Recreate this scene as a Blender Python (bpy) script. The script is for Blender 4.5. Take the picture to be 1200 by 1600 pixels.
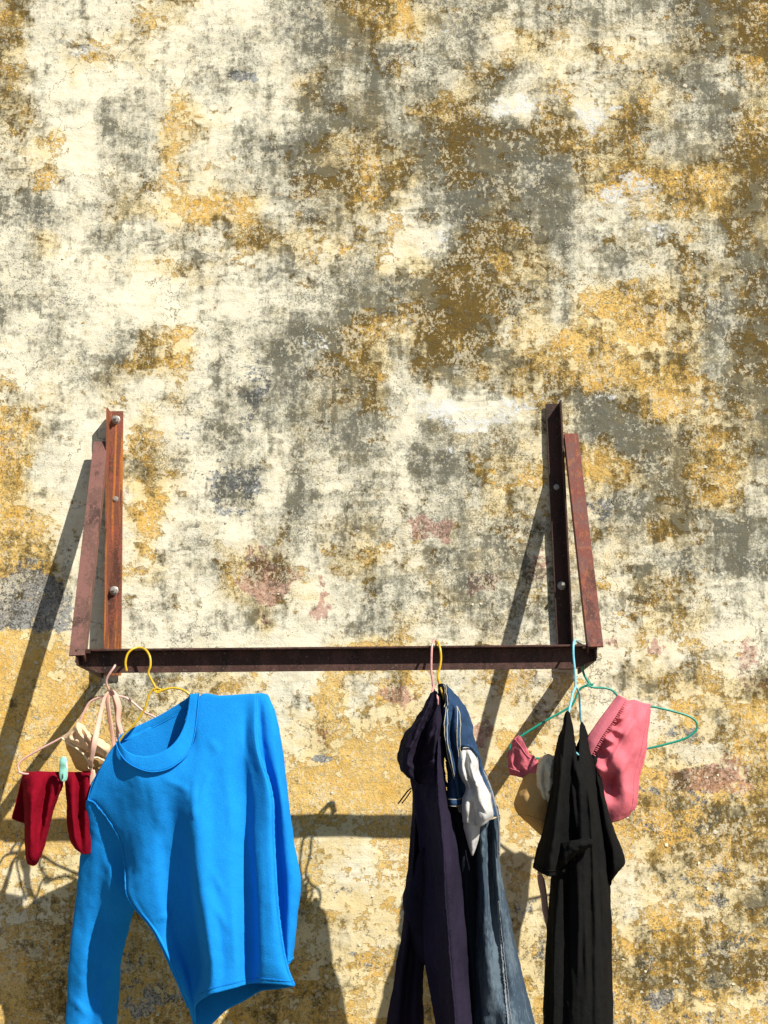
import bpy, bmesh, math, random
import numpy as np
from mathutils import Vector, Matrix, noise as mnoise

random.seed(7)
scene = bpy.context.scene
for o in list(bpy.data.objects):
    bpy.data.objects.remove(o, do_unlink=True)

# ------------------------------------------------------------------ camera, world, sun, exposure
F_PX = 2370.0                                   # focal length in pixels of the 1200 x 1600 photograph
PITCH = math.atan(480.0 / F_PX)
ROLL = math.radians(-0.55)
CAM = Vector((0.0, -3.6, 1.6))
camd = bpy.data.cameras.new('camera')
cam = bpy.data.objects.new('camera', camd)
scene.collection.objects.link(cam)
camd.sensor_fit = 'VERTICAL'
camd.sensor_height = 24.0
camd.lens = F_PX / 1600.0 * 24.0
camd.clip_start = 0.05
camd.clip_end = 500.0
CR = Matrix.Rotation(math.pi / 2 + PITCH, 3, 'X') @ Matrix.Rotation(ROLL, 3, 'Z')
cam.matrix_world = Matrix.Translation(CAM) @ CR.to_4x4()
scene.camera = cam

SUN_DX, SUN_DZ = 0.90, 1.25                     # shadow shift per metre of distance from the wall
to_sun = Vector((SUN_DX, -1.0, SUN_DZ)).normalized()
elev = math.asin(to_sun.z)
world = bpy.data.worlds.new('World')
scene.world = world
world.use_nodes = True
wn = world.node_tree.nodes
wl = world.node_tree.links
wn.clear()
sky = wn.new('ShaderNodeTexSky')
sky.sky_type = 'NISHITA'
sky.sun_disc = False
sky.sun_elevation = elev
sky.sun_rotation = math.atan2(to_sun.x, to_sun.y)
sky.dust_density = 0.4
sky.air_density = 0.8
bg = wn.new('ShaderNodeBackground')
bg.inputs['Strength'].default_value = 0.05
wo = wn.new('ShaderNodeOutputWorld')
wl.new(sky.outputs[0], bg.inputs[0])
wl.new(bg.outputs[0], wo.inputs[0])
sund = bpy.data.lights.new('sun', 'SUN')
sund.energy = 5.0
sund.angle = math.radians(0.5)
sund.color = (1.0, 0.955, 0.87)
sun = bpy.data.objects.new('sun', sund)
scene.collection.objects.link(sun)
sun.rotation_euler = to_sun.to_track_quat('Z', 'Y').to_euler()
sun.location = to_sun * 20
scene.view_settings.view_transform = 'Standard'
scene.view_settings.look = 'None'
scene.view_settings.gamma = 1.0
scene.view_settings.use_curve_mapping = False
scene.view_settings.exposure = 0.5

# ------------------------------------------------------------------ helpers
OUT = [0.0]                                     # extra distance from the wall for the garments being built

def at(px, py, d):
    """pixel of the photograph + distance out from the wall -> point in the world"""
    d = d + OUT[0]
    r = CR @ Vector(((px - 600.0) / F_PX, (800.0 - py) / F_PX, -1.0))
    t = (-d - CAM.y) / r.y
    return CAM + r * t

def new_obj(name, verts, faces, mat, parent=None, smooth=True, edges=()):
    me = bpy.data.meshes.new(name)
    me.from_pydata([tuple(v) for v in verts], list(edges), faces)
    me.validate()
    if smooth:
        me.polygons.foreach_set('use_smooth', [True] * len(me.polygons))
    if mat is not None:
        me.materials.append(mat)
    o = bpy.data.objects.new(name, me)
    scene.collection.objects.link(o)
    if parent is not None:
        o.parent = parent
    return o

def thing(name, label, cat, loc, group=None):
    e = bpy.data.objects.new(name, None)
    e.empty_display_size = 0.05
    scene.collection.objects.link(e)
    e.location = loc
    e['label'] = label
    e['category'] = cat
    if group:
        e['group'] = group
    e['_m'] = 0
    del e['_m']
    return e

def adopt(o, root):
    """parent keeping the world-space coordinates of the mesh"""
    o.parent = root
    o.matrix_parent_inverse = Matrix.Translation(-Vector(root.location))
    return o

def cr(p0, p1, p2, p3, t):
    return 0.5 * ((2 * p1) + (-p0 + p2) * t + (2 * p0 - 5 * p1 + 4 * p2 - p3) * t * t + (-p0 + 3 * p1 - 3 * p2 + p3) * t ** 3)

def resample(pts, n, closed=False):
    pts = np.asarray(pts, float)
    m = len(pts)
    out = []
    if closed:
        for i in range(n):
            s = i / n * m
            k = int(s); t = s - k
            out.append(cr(pts[(k - 1) % m], pts[k % m], pts[(k + 1) % m], pts[(k + 2) % m], t))
    else:
        for i in range(n):
            s = i / (n - 1) * (m - 1)
            k = min(int(s), m - 2); t = s - k
            p0 = pts[k - 1] if k > 0 else 2 * pts[0] - pts[1]
            p3 = pts[k + 2] if k + 2 < m else 2 * pts[-1] - pts[-2]
            out.append(cr(p0, pts[k], pts[k + 1], p3, t))
    return np.array(out)

class Cloth:
    """a sheet (open) or sleeve (closed) through rows of control points (px, py, distance from wall)"""
    def __init__(self, rows, nu, nv, closed=False, wr=0.003, ws=(26, 9), seed=0, fine=0.0012, creases=()):
        a = np.array([resample(r, nu, closed) for r in rows])           # rows x nu x 3
        b = np.stack([resample(a[:, j], nv) for j in range(nu)], axis=1)  # nv x nu x 3
        self.nu, self.nv, self.closed = nu, nv, closed
        if creases:
            b = np.array(b)
            mask = b[..., 2] >= (b[..., 2].mean(axis=1, keepdims=True) if closed else -1)
            for (x0, y0, x1, y1, amp, w) in creases:
                dx, dy = x1 - x0, y1 - y0
                ll = dx * dx + dy * dy + 1e-6
                tt = ((b[..., 0] - x0) * dx + (b[..., 1] - y0) * dy) / ll
                tc = np.clip(tt, 0, 1)
                dist = np.hypot(b[..., 0] - x0 - tc * dx, b[..., 1] - y0 - tc * dy)
                taper = np.clip(np.minimum(tc, 1 - tc) * 3.2, 0.15, 1)
                b[..., 2] += np.where(mask, amp * taper * np.exp(-(dist / w) ** 2), 0)
        P = np.empty((nv, nu, 3))
        for i in range(nv):
            for j in range(nu):
                P[i, j] = at(*b[i, j])
        N = self.normals(P)
        if wr or fine:
            for i in range(nv):
                for j in range(nu):
                    x, y, z = P[i, j]
                    q = Vector((x * ws[0] + seed * 7.3, y * ws[0], z * ws[1] + seed))
                    d = wr * mnoise.fractal(q, 1.0, 2.1, 3)
                    q2 = Vector((x * 55 + z * 20 + seed, y * 55, z * 45 - x * 18))
                    d += fine * mnoise.fractal(q2, 0.9, 2.1, 3)
                    P[i, j] += N[i, j] * d
            N = self.normals(P)
        self.P, self.N = P, N
    def normals(self, P):
        if self.closed:
            du = np.roll(P, -1, axis=1) - np.roll(P, 1, axis=1)
        else:
            du = np.gradient(P, axis=1)
        dv = np.gradient(P, axis=0)
        n = np.cross(dv, du)
        l = np.linalg.norm(n, axis=2, keepdims=True)
        l[l == 0] = 1
        return n / l
    def build(self, name, mat, root, thick=0.0014, cap_bottom=False):
        nu, nv = self.nu, self.nv
        faces = []
        m = nu if self.closed else nu - 1
        for i in range(nv - 1):
            for j in range(m):
                k = (j + 1) % nu
                faces.append((i * nu + j, (i + 1) * nu + j, (i + 1) * nu + k, i * nu + k))
        o = new_obj(name, self.P.reshape(-1, 3).tolist(), faces, mat)
        if thick:
            s = o.modifiers.new('thickness', 'SOLIDIFY')
            s.thickness = thick
            s.offset = -1.0
        uv = o.data.uv_layers.new(name='UVMap')
        lp = np.empty(len(o.data.loops), dtype=np.int32)
        o.data.loops.foreach_get('vertex_index', lp)
        seg = np.linalg.norm(np.diff(self.P, axis=0), axis=2).mean(axis=1)
        vlen = np.concatenate([[0], np.cumsum(seg)])
        ulen = np.linalg.norm(np.diff(self.P, axis=1), axis=2).mean() * np.arange(nu)
        uvs = np.stack([ulen[lp % nu], vlen[lp // nu]], axis=1)
        uv.data.foreach_set('uv', uvs.ravel())
        adopt(o, root)
        return o
    def pt(self, u, v, off=0.0):
        """u, v in 0..1 on the built surface"""
        fj = u * (self.nu if self.closed else self.nu - 1)
        fi = v * (self.nv - 1)
        i = min(int(fi), self.nv - 2); j = int(fj)
        ti, tj = fi - i, fj - j
        if self.closed:
            j0, j1 = j % self.nu, (j + 1) % self.nu
        else:
            j0 = min(j, self.nu - 1); j1 = min(j + 1, self.nu - 1)
        def g(A):
            return (A[i, j0] * (1 - ti) * (1 - tj) + A[i, j1] * (1 - ti) * tj + A[i + 1, j0] * ti * (1 - tj) + A[i + 1, j1] * ti * tj)
        return Vector(g(self.P) + g(self.N) * off)

def tube_mesh(pts, rad, nseg=8, closed=False, flat=1.0, up=None):
    """verts, faces of a tube along world points; flat < 1 squashes it"""
    pts = [Vector(p) for p in pts]
    n = len(pts)
    verts, faces = [], []
    prev = None
    for i, p in enumerate(pts):
        a = pts[(i - 1) % n] if (closed or i > 0) else p
        b = pts[(i + 1) % n] if (closed or i < n - 1) else p
        t = (b - a)
        if t.length < 1e-9:
            t = Vector((0, 0, 1))
        t.normalize()
        if prev is None:
            ref = Vector(up) if up is not None else (Vector((0, 1, 0)) if abs(t.y) < 0.9 else Vector((1, 0, 0)))
            side = t.cross(ref).normalized()
        else:
            side = (prev - t * prev.dot(t)).normalized()
        prev = side
        nrm = side.cross(t).normalized()
        r = rad(i / max(n - 1, 1)) if callable(rad) else rad
        for k in range(nseg):
            an = 2 * math.pi * k / nseg
            verts.append(p + side * (math.cos(an) * r) + nrm * (math.sin(an) * r * flat))
    m = n if closed else n - 1
    for i in range(m):
        for k in range(nseg):
            a = i * nseg + k; b = i * nseg + (k + 1) % nseg
            c = ((i + 1) % n) * nseg + (k + 1) % nseg; d = ((i + 1) % n) * nseg + k
            faces.append((a, b, c, d))
    if not closed:
        faces.append(tuple(range(nseg))[::-1])
        faces.append(tuple((n - 1) * nseg + k for k in range(nseg)))
    return verts, faces

def tube(name, pts, rad, mat, root, nseg=8, **k):
    v, f = tube_mesh(pts, rad, nseg, **k)
    return adopt(new_obj(name, v, f, mat), root)

def wire(name, ctrl, rad, mat, root, n=60, nseg=8):
    """a bent wire through (px, py, d) control points"""
    return tube(name, [at(*p) for p in resample(ctrl, n)], rad, mat, root, nseg)

def ribbon(name, ctrl, widths, mat, root, n=40, thick=0.0013, side=None, roll=0.0):
    """a flat strap through (px, py, d) points; widths in metres"""
    pts = [at(*p) for p in resample(ctrl, n)]
    ws = resample([[w, 0, 0] for w in widths], n)[:, 0]
    verts, faces = [], []
    for i, p in enumerate(pts):
        t = (pts[min(i + 1, n - 1)] - pts[max(i - 1, 0)]).normalized()
        s = t.cross(Vector((0, -1, 0))).normalized()
        a = roll * math.sin(3.0 * i / n + 0.4)
        s = (s * math.cos(a) + Vector((0, -1, 0)) * math.sin(a)).normalized()
        for k in (-1, -0.33, 0.33, 1):
            verts.append(p + s * (k * ws[i] / 2))
    for i in range(n - 1):
        for k in range(3):
            a = i * 4 + k
            faces.append((a, a + 1, a + 5, a + 4))
    o = new_obj(name, verts, faces, mat)
    m = o.modifiers.new('thickness', 'SOLIDIFY'); m.thickness = thick
    return adopt(o, root)

# ------------------------------------------------------------------ node helper
class NT:
    def __init__(self, name):
        self.m = bpy.data.materials.new(name)
        self.m.use_nodes = True
        self.n = self.m.node_tree.nodes
        self.l = self.m.node_tree.links
        self.n.clear()
        self.out = self.n.new('ShaderNodeOutputMaterial')
        self.b = self.n.new('ShaderNodeBsdfPrincipled')
        self.l.new(self.b.outputs[0], self.out.inputs[0])
        self.tc = self.n.new('ShaderNodeTexCoord')
    def set(self, sock, v):
        if isinstance(v, bpy.types.NodeSocket):
            self.l.new(v, sock)
        elif v is not None:
            if isinstance(v, (tuple, list)) and len(v) == 3 and sock.type == 'RGBA':
                v = tuple(v) + (1.0,)
            sock.default_value = v
    def inp(self, k, v):
        self.set(self.b.inputs[k], v)
    def mapping(self, scale=(1, 1, 1), rot=(0, 0, 0), loc=(0, 0, 0), src='Object'):
        n = self.n.new('ShaderNodeMapping')
        self.l.new(self.tc.outputs[src], n.inputs[0])
        n.inputs['Scale'].default_value = scale
        n.inputs['Rotation'].default_value = rot
        n.inputs['Location'].default_value = loc
        return n.outputs[0]
    def noise(self, scale, detail=4, rough=0.5, vec=None, dist=0.0, color=False):
        n = self.n.new('ShaderNodeTexNoise')
        self.l.new(vec if vec is not None else self.tc.outputs['Object'], n.inputs['Vector'])
        n.inputs['Scale'].default_value = scale
        n.inputs['Detail'].default_value = detail
        n.inputs['Roughness'].default_value = rough
        n.inputs['Distortion'].default_value = dist
        return n.outputs['Color' if color else 'Fac']
    def voronoi(self, scale, vec=None, feature='F1', out='Distance', rnd=1.0):
        n = self.n.new('ShaderNodeTexVoronoi')
        n.feature = feature
        self.l.new(vec if vec is not None else self.tc.outputs['Object'], n.inputs['Vector'])
        n.inputs['Scale'].default_value = scale
        n.inputs['Randomness'].default_value = rnd
        return n.outputs[out]
    def math(self, op, a, b=None, c=None, clamp=False):
        n = self.n.new('ShaderNodeMath')
        n.operation = op
        n.use_clamp = clamp
        self.set(n.inputs[0], a)
        if b is not None: self.set(n.inputs[1], b)
        if c is not None: self.set(n.inputs[2], c)
        return n.outputs[0]
    def add(self, a, b): return self.math('ADD', a, b)
    def mul(self, a, b): return self.math('MULTIPLY', a, b)
    def ss(self, x, lo, hi):
        n = self.n.new('ShaderNodeMapRange')
        n.interpolation_type = 'SMOOTHSTEP'
        self.set(n.inputs['Value'], x)
        n.inputs['From Min'].default_value = lo
        n.inputs['From Max'].default_value = hi
        return n.outputs[0]
    def mix(self, f, a, b, mode='MIX'):
        n = self.n.new('ShaderNodeMix')
        n.data_type = 'RGBA'
        n.blend_type = mode
        self.set(n.inputs[0], f)
        self.set(n.inputs[6], a)
        self.set(n.inputs[7], b)
        return n.outputs[2]
    def attr(self, name):
        n = self.n.new('ShaderNodeAttribute')
        n.attribute_name = name
        return n.outputs['Fac']
    def bump(self, h, dist, strength=1.0, prev=None):
        n = self.n.new('ShaderNodeBump')
        n.inputs['Distance'].default_value = dist
        n.inputs['Strength'].default_value = strength
        self.set(n.inputs['Height'], h)
        if prev is not None: self.l.new(prev, n.inputs['Normal'])
        return n.outputs[0]

# ------------------------------------------------------------------ materials
def wall_material():
    t = NT('old_lime_plaster')
    O, G, P, K, L = (t.attr(k) for k in ('ochre', 'grime', 'plaster', 'pink', 'lime'))
    vv = t.mapping((1, 1, 0.55))
    vh = t.mapping((0.45, 1, 1))
    vs = t.mapping((1, 1, 0.16))
    vb = t.mapping((0.10, 1, 1))
    w = t.noise(9, 3, 0.65, color=True)                      # domain warp
    def warped(k, scale=(1, 1, 1)):
        wv = t.n.new('ShaderNodeVectorMath'); wv.operation = 'MULTIPLY_ADD'
        t.l.new(w, wv.inputs[0]); wv.inputs[1].default_value = (k, k, k)
        t.l.new(t.mapping(scale), wv.inputs[2])
        return wv.outputs[0]
    nA = t.noise(13, 8, 0.68, vec=warped(0.05))
    nB = t.noise(19, 8, 0.70, vec=vv)
    nC = t.noise(22, 8, 0.70, vec=vh)
    nF = t.noise(75, 6, 0.74)
    nM = t.noise(38, 6, 0.70, vec=t.mapping((0.8, 1, 1), loc=(2, 5, 7)))
    nS = t.noise(240, 3, 0.7)
    nStreak = t.noise(40, 5, 0.65, vec=vs)
    nBrush = t.noise(60, 4, 0.6, vec=vb)
    nLong = t.noise(24, 4, 0.6, vec=t.mapping((1, 1, 0.07), loc=(3, 0, 1)))
    # blocks where the roller and later patch repairs stopped: soft rectangles, different in every cell
    def blocks(scale, seed, sc=(1, 1, 1)):
        v = t.n.new('ShaderNodeTexVoronoi')
        v.feature = 'F1'; v.distance = 'CHEBYCHEV'
        t.l.new(warped(0.035, sc), v.inputs['Vector'])
        v.inputs['Scale'].default_value = scale
        sp = t.n.new('ShaderNodeSeparateColor')
        t.l.new(v.outputs['Color'], sp.inputs[0])
        return sp
    blk = blocks(10.0, 0)
    blk2 = blocks(23.0, 1, (0.8, 1, 1.2))
    def c(n, k): return t.mul(t.add(n, -0.5), k)
    # cream limewash
    cream = t.mix(t.ss(nC, 0.35, 0.7), (0.82, 0.76, 0.575), (0.72, 0.69, 0.55))
    cream = t.mix(t.mul(t.ss(nBrush, 0.5, 0.66), 0.35), cream, (0.60, 0.56, 0.44))
    # thin greenish film over large parts of the wash
    film = t.ss(t.add(t.mul(G, 0.9), t.add(c(nC, 0.9), c(nA, 0.7))), 0.14, 0.80)
    cream = t.mix(t.mul(film, 0.66), cream, (0.42, 0.41, 0.33))
    khaki = t.ss(t.add(t.noise(27, 6, 0.7, vec=t.mapping((0.8, 1, 0.8), loc=(8, 1, 3))), c(nF, 0.4)), 0.50, 0.66)
    cream = t.mix(t.mul(khaki, 0.42), cream, (0.58, 0.50, 0.30))
    # ochre paint below
    och = t.mix(t.ss(nB, 0.33, 0.68), (0.66, 0.37, 0.062), (0.76, 0.53, 0.18))
    och = t.mix(t.ss(nF, 0.54, 0.66), och, (0.52, 0.29, 0.06))
    och = t.mix(t.mul(blk2.outputs[2], 0.35), och, (0.70, 0.52, 0.23))
    o_eff = t.add(t.add(t.mul(O, 1.0), c(nA, 1.5)), t.add(t.add(c(nF, 1.0), c(nM, 1.3)), c(nB, 0.9)))
    o_eff = t.add(o_eff, t.add(c(blk2.outputs[0], 0.32), c(blk.outputs[0], 0.14)))
    mo = t.ss(o_eff, 0.60, 0.67)
    halo = t.ss(t.add(t.mul(O, 1.15), t.add(c(nC, 1.1), c(nM, 0.5))), 0.30, 0.80)
    fleck = t.ss(t.add(nS, c(nF, 0.5)), 0.555, 0.605)          # limewash left in the pores of the ochre
    mo = t.mul(mo, t.math('SUBTRACT', 1.0, t.mul(fleck, 0.55)))
    col = t.mix(t.mul(halo, 0.72), cream, (0.74, 0.56, 0.235))
    col = t.mix(mo, col, och)
    # pink under-coat
    k_eff = t.add(t.add(K, c(nA, 1.5)), c(nF, 1.2))
    mk = t.mul(t.ss(k_eff, 0.56, 0.64), 0.75)
    col = t.mix(mk, col, (0.46, 0.235, 0.185))
    # bare blue grey render
    p_eff = t.add(t.add(P, c(nC, 1.7)), t.add(c(nF, 1.5), c(nA, 0.9)))
    mp = t.ss(p_eff, 0.66, 0.72)
    rend = t.mix(nF, (0.19, 0.205, 0.22), (0.37, 0.375, 0.36))
    rend = t.mix(t.ss(nS, 0.52, 0.62), rend, (0.11, 0.12, 0.13))
    col = t.mix(t.mul(mp, 0.9), col, rend)
    # grime: algae and soot, some cast shade in the lower map rows
    g_eff = t.add(t.add(t.mul(G, 1.15), t.add(t.add(c(nB, 1.3), c(nLong, 0.7)), t.add(c(nStreak, 1.0), c(nBrush, 0.25)))), t.add(t.add(c(nF, 1.2), c(nM, 1.2)), c(nS, 0.7)))
    g_eff = t.add(g_eff, t.add(c(blk.outputs[1], 0.34), c(blk2.outputs[1], 0.34)))
    g = t.ss(g_eff, 0.27, 1.02)
    gs = t.ss(t.add(t.add(t.mul(G, 0.75), c(nC, 1.2)), t.add(c(nS, 1.7), c(nF, 0.9))), 0.44, 0.60)   # pin-point speckle
    tint = t.mix(t.ss(nA, 0.4, 0.6), (0.20, 0.20, 0.170), (0.18, 0.185, 0.18))
    tint = t.mix(t.mul(t.ss(nM, 0.45, 0.62), 0.6), tint, (0.28, 0.26, 0.19))
    tint = t.mix(t.mul(mo, 0.7), tint, (0.25, 0.18, 0.07))
    gcol = t.mix(1.0, col, tint, 'MULTIPLY')
    gcol = t.mix(t.math('MULTIPLY_ADD', mo, 0.34, 0.32), gcol, t.mix(mo, (0.095, 0.100, 0.094), (0.082, 0.064, 0.018)))
    gg = t.math('MAXIMUM', t.mul(g, 0.95), t.mul(gs, 0.70))
    col = t.mix(gg, col, gcol)
    # later lime splashes, bluish white, over the grime
    l_eff = t.add(t.add(t.mul(L, 0.8), t.add(c(nC, 2.2), c(nA, 1.0))), t.add(c(nF, 1.8), c(nS, 0.6)))
    ml = t.ss(l_eff, 0.60, 0.85)
    col = t.mix(t.mul(ml, 0.85), col, t.mix(nF, (0.60, 0.62, 0.60), (0.80, 0.81, 0.78)))
    # pale flecks where the skin of mould has flaked off
    fl2 = t.mul(t.ss(t.add(t.noise(120, 3, 0.75, vec=t.mapping((1, 1, 0.8), loc=(3, 1, 2))), c(nA, 0.9)), 0.565, 0.63), 0.52)
    col = t.mix(fl2, col, (0.74, 0.67, 0.48))
    # cracks
    cv = t.n.new('ShaderNodeVectorMath'); cv.operation = 'MULTIPLY_ADD'
    t.l.new(t.noise(18, 4, 0.7, color=True), cv.inputs[0]); cv.inputs[1].default_value = (0.10, 0.10, 0.10)
    t.l.new(t.tc.outputs['Object'], cv.inputs[2])
    ed = t.voronoi(6.5, vec=cv.outputs[0], feature='DISTANCE_TO_EDGE')
    crack = t.mul(t.math('SUBTRACT', 1.0, t.ss(ed, 0.0, 0.014)), t.ss(t.noise(4.1, 2, 0.6, vec=t.mapping(loc=(5, 2, 1))), 0.49, 0.57))
    col = t.mix(t.mul(crack, 0.75), col, (0.09, 0.075, 0.05))
    t.inp('Base Color', col)
    t.inp('Roughness', 0.93)
    t.inp('Specular IOR Level', 0.12)
    h = t.add(t.mul(mo, -0.0020), t.mul(nF, 0.0019))
    h = t.add(h, t.add(t.mul(nS, 0.0013), t.mul(nBrush, 0.0009)))
    t.l.new(t.bump(h, 1.0, 0.9), t.b.inputs['Normal'])
    return t.m

def fabric(name, col, col2=None, rough=0.95, weave=900, bump=0.0006, sheen=0.0, blot=0.12, seam=None):
    t = NT(name)
    col2 = col2 or tuple(c * (1 - blot) for c in col)
    n = t.noise(9, 5, 0.6)
    n2 = t.noise(420, 3, 0.6)
    c = t.mix(t.ss(n, 0.35, 0.65), col, col2)
    c = t.mix(t.mul(t.ss(n2, 0.45, 0.7), 0.30), c, tuple(min(1, x * 1.45 + 0.01) for x in col))
    t.inp('Base Color', c)
    t.inp('Roughness', rough)
    t.inp('Specular IOR Level', 0.06)
    t.inp('Sheen Weight', sheen)
    t.inp('Sheen Roughness', 0.5)
    b = t.bump(t.noise(weave * 0.55, 3, 0.6), bump, 0.7)
    b = t.bump(t.noise(34, 4, 0.55), 0.0022, 0.5, b)
    t.l.new(b, t.b.inputs['Normal'])
    return t.m

def denim(name, col, pale, amount):
    t = NT(name)
    tw = t.n.new('ShaderNodeTexWave')
    tw.wave_type = 'BANDS'; tw.bands_direction = 'DIAGONAL'
    tw.inputs['Scale'].default_value = 260
    tw.inputs['Distortion'].default_value = 3.0
    t.l.new(t.tc.outputs['Object'], tw.inputs['Vector'])
    n = t.noise(13, 6, 0.6, vec=t.mapping((1.6, 1.6, 0.4)))
    n2 = t.noise(300, 3, 0.6, vec=t.mapping((1, 1, 0.3)))
    f = t.ss(t.add(n, t.mul(t.add(n2, -0.5), 0.5)), 0.62 - amount * 0.4, 0.80 - amount * 0.4)
    c = t.mix(f, col, pale)
    c = t.mix(t.mul(tw.outputs['Fac'], 0.2), c, tuple(min(1, x * 1.7 + 0.02) for x in col))
    t.inp('Base Color', c)
    t.inp('Roughness', 0.9)
    t.inp('Specular IOR Level', 0.2)
    b = t.bump(n2, 0.0008, 0.7)
    b = t.bump(t.noise(45, 4, 0.6), 0.003, 0.5, b)
    t.l.new(b, t.b.inputs['Normal'])
    return t.m

def rusty(name, base, rust, amount, streak=None):
    t = NT(name)
    n = t.noise(24, 7, 0.68, vec=t.mapping((1, 1, 0.5)))
    n2 = t.noise(160, 5, 0.7)
    n3 = t.noise(9, 4, 0.6, vec=t.mapping((2, 2, 0.35), loc=(4, 0, 1)))
    f = t.ss(t.add(n, t.mul(t.add(n2, -0.5), 0.6)), 0.62 - amount * 0.3, 0.70 - amount * 0.3)
    c = t.mix(f, base, rust)
    c = t.mix(t.ss(t.add(n3, t.mul(t.add(n2, -0.5), 0.4)), 0.56, 0.66), c, tuple(x * 0.45 for x in rust))
    c = t.mix(t.mul(t.ss(n2, 0.58, 0.7), 0.5), c, (0.30, 0.21, 0.16))
    if streak:
        s = t.ss(t.add(t.noise(30, 5, 0.6, vec=t.mapping((3.0, 3.0, 0.10), loc=(1.3, 0, 0))), t.mul(t.add(n2, -0.5), 0.15)), 0.53, 0.62)
        c = t.mix(t.mul(s, streak), c, (0.50, 0.165, 0.018))
    t.inp('Base Color', c)
    t.inp('Roughness', t.add(t.mul(n2, 0.3), 0.5))
    t.inp('Specular IOR Level', 0.35)
    t.l.new(t.bump(t.add(n2, n), 0.0015, 0.7), t.b.inputs['Normal'])
    return t.m

def plain(name, col, rough=0.4, spec=0.5, metal=0.0, worn=None):
    t = NT(name)
    n = t.noise(120, 4, 0.6)
    c = t.mix(t.ss(n, 0.5, 0.75), col, worn or tuple(x * 0.75 for x in col))
    t.inp('Base Color', c)
    t.inp('Roughness', rough)
    t.inp('Metallic', metal)
    t.inp('Specular IOR Level', spec)
    t.l.new(t.bump(n, 0.0006, 0.4), t.b.inputs['Normal'])
    return t.m

M = dict(
    wall=wall_material(),
    blue=fabric('blue_jersey', (0.010, 0.240, 0.67), (0.008, 0.21, 0.60), weave=700, bump=0.0011),
    blue_seam=fabric('blue_seam_thread', (0.012, 0.25, 0.70), weave=500),
    navy=fabric('navy_fleece', (0.016, 0.012, 0.024), (0.010, 0.008, 0.016), weave=500, bump=0.0012),
    purple=fabric('sunlit_purple_fleece', (0.022, 0.017, 0.034), (0.014, 0.011, 0.022), weave=500, bump=0.0012),  # same fleece as navy, sunlit brightness put into the colour
    black=fabric('black_jersey', (0.0085, 0.0085, 0.008), (0.0055, 0.0058, 0.006), weave=600),
    maroon=fabric('maroon_knit', (0.20, 0.003, 0.013), (0.15, 0.002, 0.009), weave=400, bump=0.0012),
    pink=fabric('coral_pink_jersey', (0.62, 0.15, 0.185), (0.54, 0.125, 0.155), weave=700),
    pink_band=fabric('coral_pink_rib', (0.62, 0.17, 0.21), weave=500, bump=0.001),
    beige=fabric('beige_satin', (0.70, 0.50, 0.32), (0.60, 0.41, 0.25), rough=0.55, sheen=0.0),
    tan=fabric('tan_cup_fabric', (0.56, 0.35, 0.14), (0.47, 0.29, 0.11), rough=0.75),
    cream=fabric('cream_lining', (0.80, 0.70, 0.50), (0.74, 0.62, 0.42), rough=0.6),
    strap=fabric('pink_beige_strap', (0.72, 0.44, 0.34), (0.64, 0.38, 0.29), rough=0.6),
    white=fabric('white_pocket_cotton', (0.55, 0.54, 0.52), (0.48, 0.47, 0.45), weave=600),
    denim_dark=denim('dark_denim', (0.015, 0.042, 0.098), (0.05, 0.11, 0.20), 0.3),
    denim=denim('faded_denim', (0.034, 0.055, 0.080), (0.105, 0.140, 0.168), 0.5),
    denim_shaded=denim('shaded_blue_denim', (0.006, 0.008, 0.014), (0.014, 0.018, 0.03), 0.2),  # shade of rear leg and waist inside put into the denim colour
    stitch=plain('pale_stitching', (0.55, 0.50, 0.36), 0.8, 0.2),
    dark_stitch=plain('worn_seam_edge', (0.22, 0.24, 0.26), 0.8, 0.2, worn=(0.03, 0.035, 0.05)),
    steel=rusty('rusted_red_primer', (0.24, 0.066, 0.042), (0.17, 0.060, 0.032), 0.7, 0.85),
    brace=rusty('faded_red_primer', (0.185, 0.082, 0.066), (0.125, 0.060, 0.046), 0.5),
    brace2=rusty('red_primer_with_rust', (0.125, 0.050, 0.040), (0.15, 0.036, 0.022), 0.6, 0.2),
    shaded_steel=rusty('shaded_brown_steel', (0.060, 0.022, 0.015), (0.045, 0.020, 0.012), 0.6),  # shade of the right post and arms darkened into the steel colour
    bar=rusty('dark_rusty_bar', (0.085, 0.036, 0.026), (0.05, 0.021, 0.014), 0.6),
    zinc=plain('zinc_plated_bolt', (0.42, 0.40, 0.36), 0.45, 0.5, 0.6, worn=(0.35, 0.30, 0.24)),
    w_yellow=plain('yellow_coated_wire', (0.62, 0.40, 0.015), 0.35),
    w_pink=plain('pale_pink_coated_wire', (0.70, 0.42, 0.37), 0.35),
    w_rose=plain('rose_coated_wire', (0.66, 0.33, 0.30), 0.35),
    w_blue=plain('light_blue_coated_wire', (0.22, 0.58, 0.70), 0.35),
    w_green=plain('green_coated_wire', (0.01, 0.28, 0.19), 0.35),
    mint=plain('mint_plastic', (0.28, 0.62, 0.50), 0.4),
    metal=plain('small_metal_ring', (0.55, 0.5, 0.42), 0.3, metal=0.8),
)

# ------------------------------------------------------------------ ground
def ground():
    t = NT('worn_grey_paving')
    c = t.mix(t.noise(6, 8, 0.65), (0.12, 0.105, 0.085), (0.20, 0.18, 0.15))
    t.inp('Base Color', c); t.inp('Roughness', 0.9)
    t.l.new(t.bump(t.noise(60, 6, 0.7), 0.004, 0.6), t.b.inputs['Normal'])
    g = new_obj('ground', [(-60, -120, 0), (60, -120, 0), (60, 0.4, 0), (-60, 0.4, 0)], [(0, 1, 2, 3)], t.m, smooth=False)
    g['kind'] = 'structure'
ground()

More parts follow.
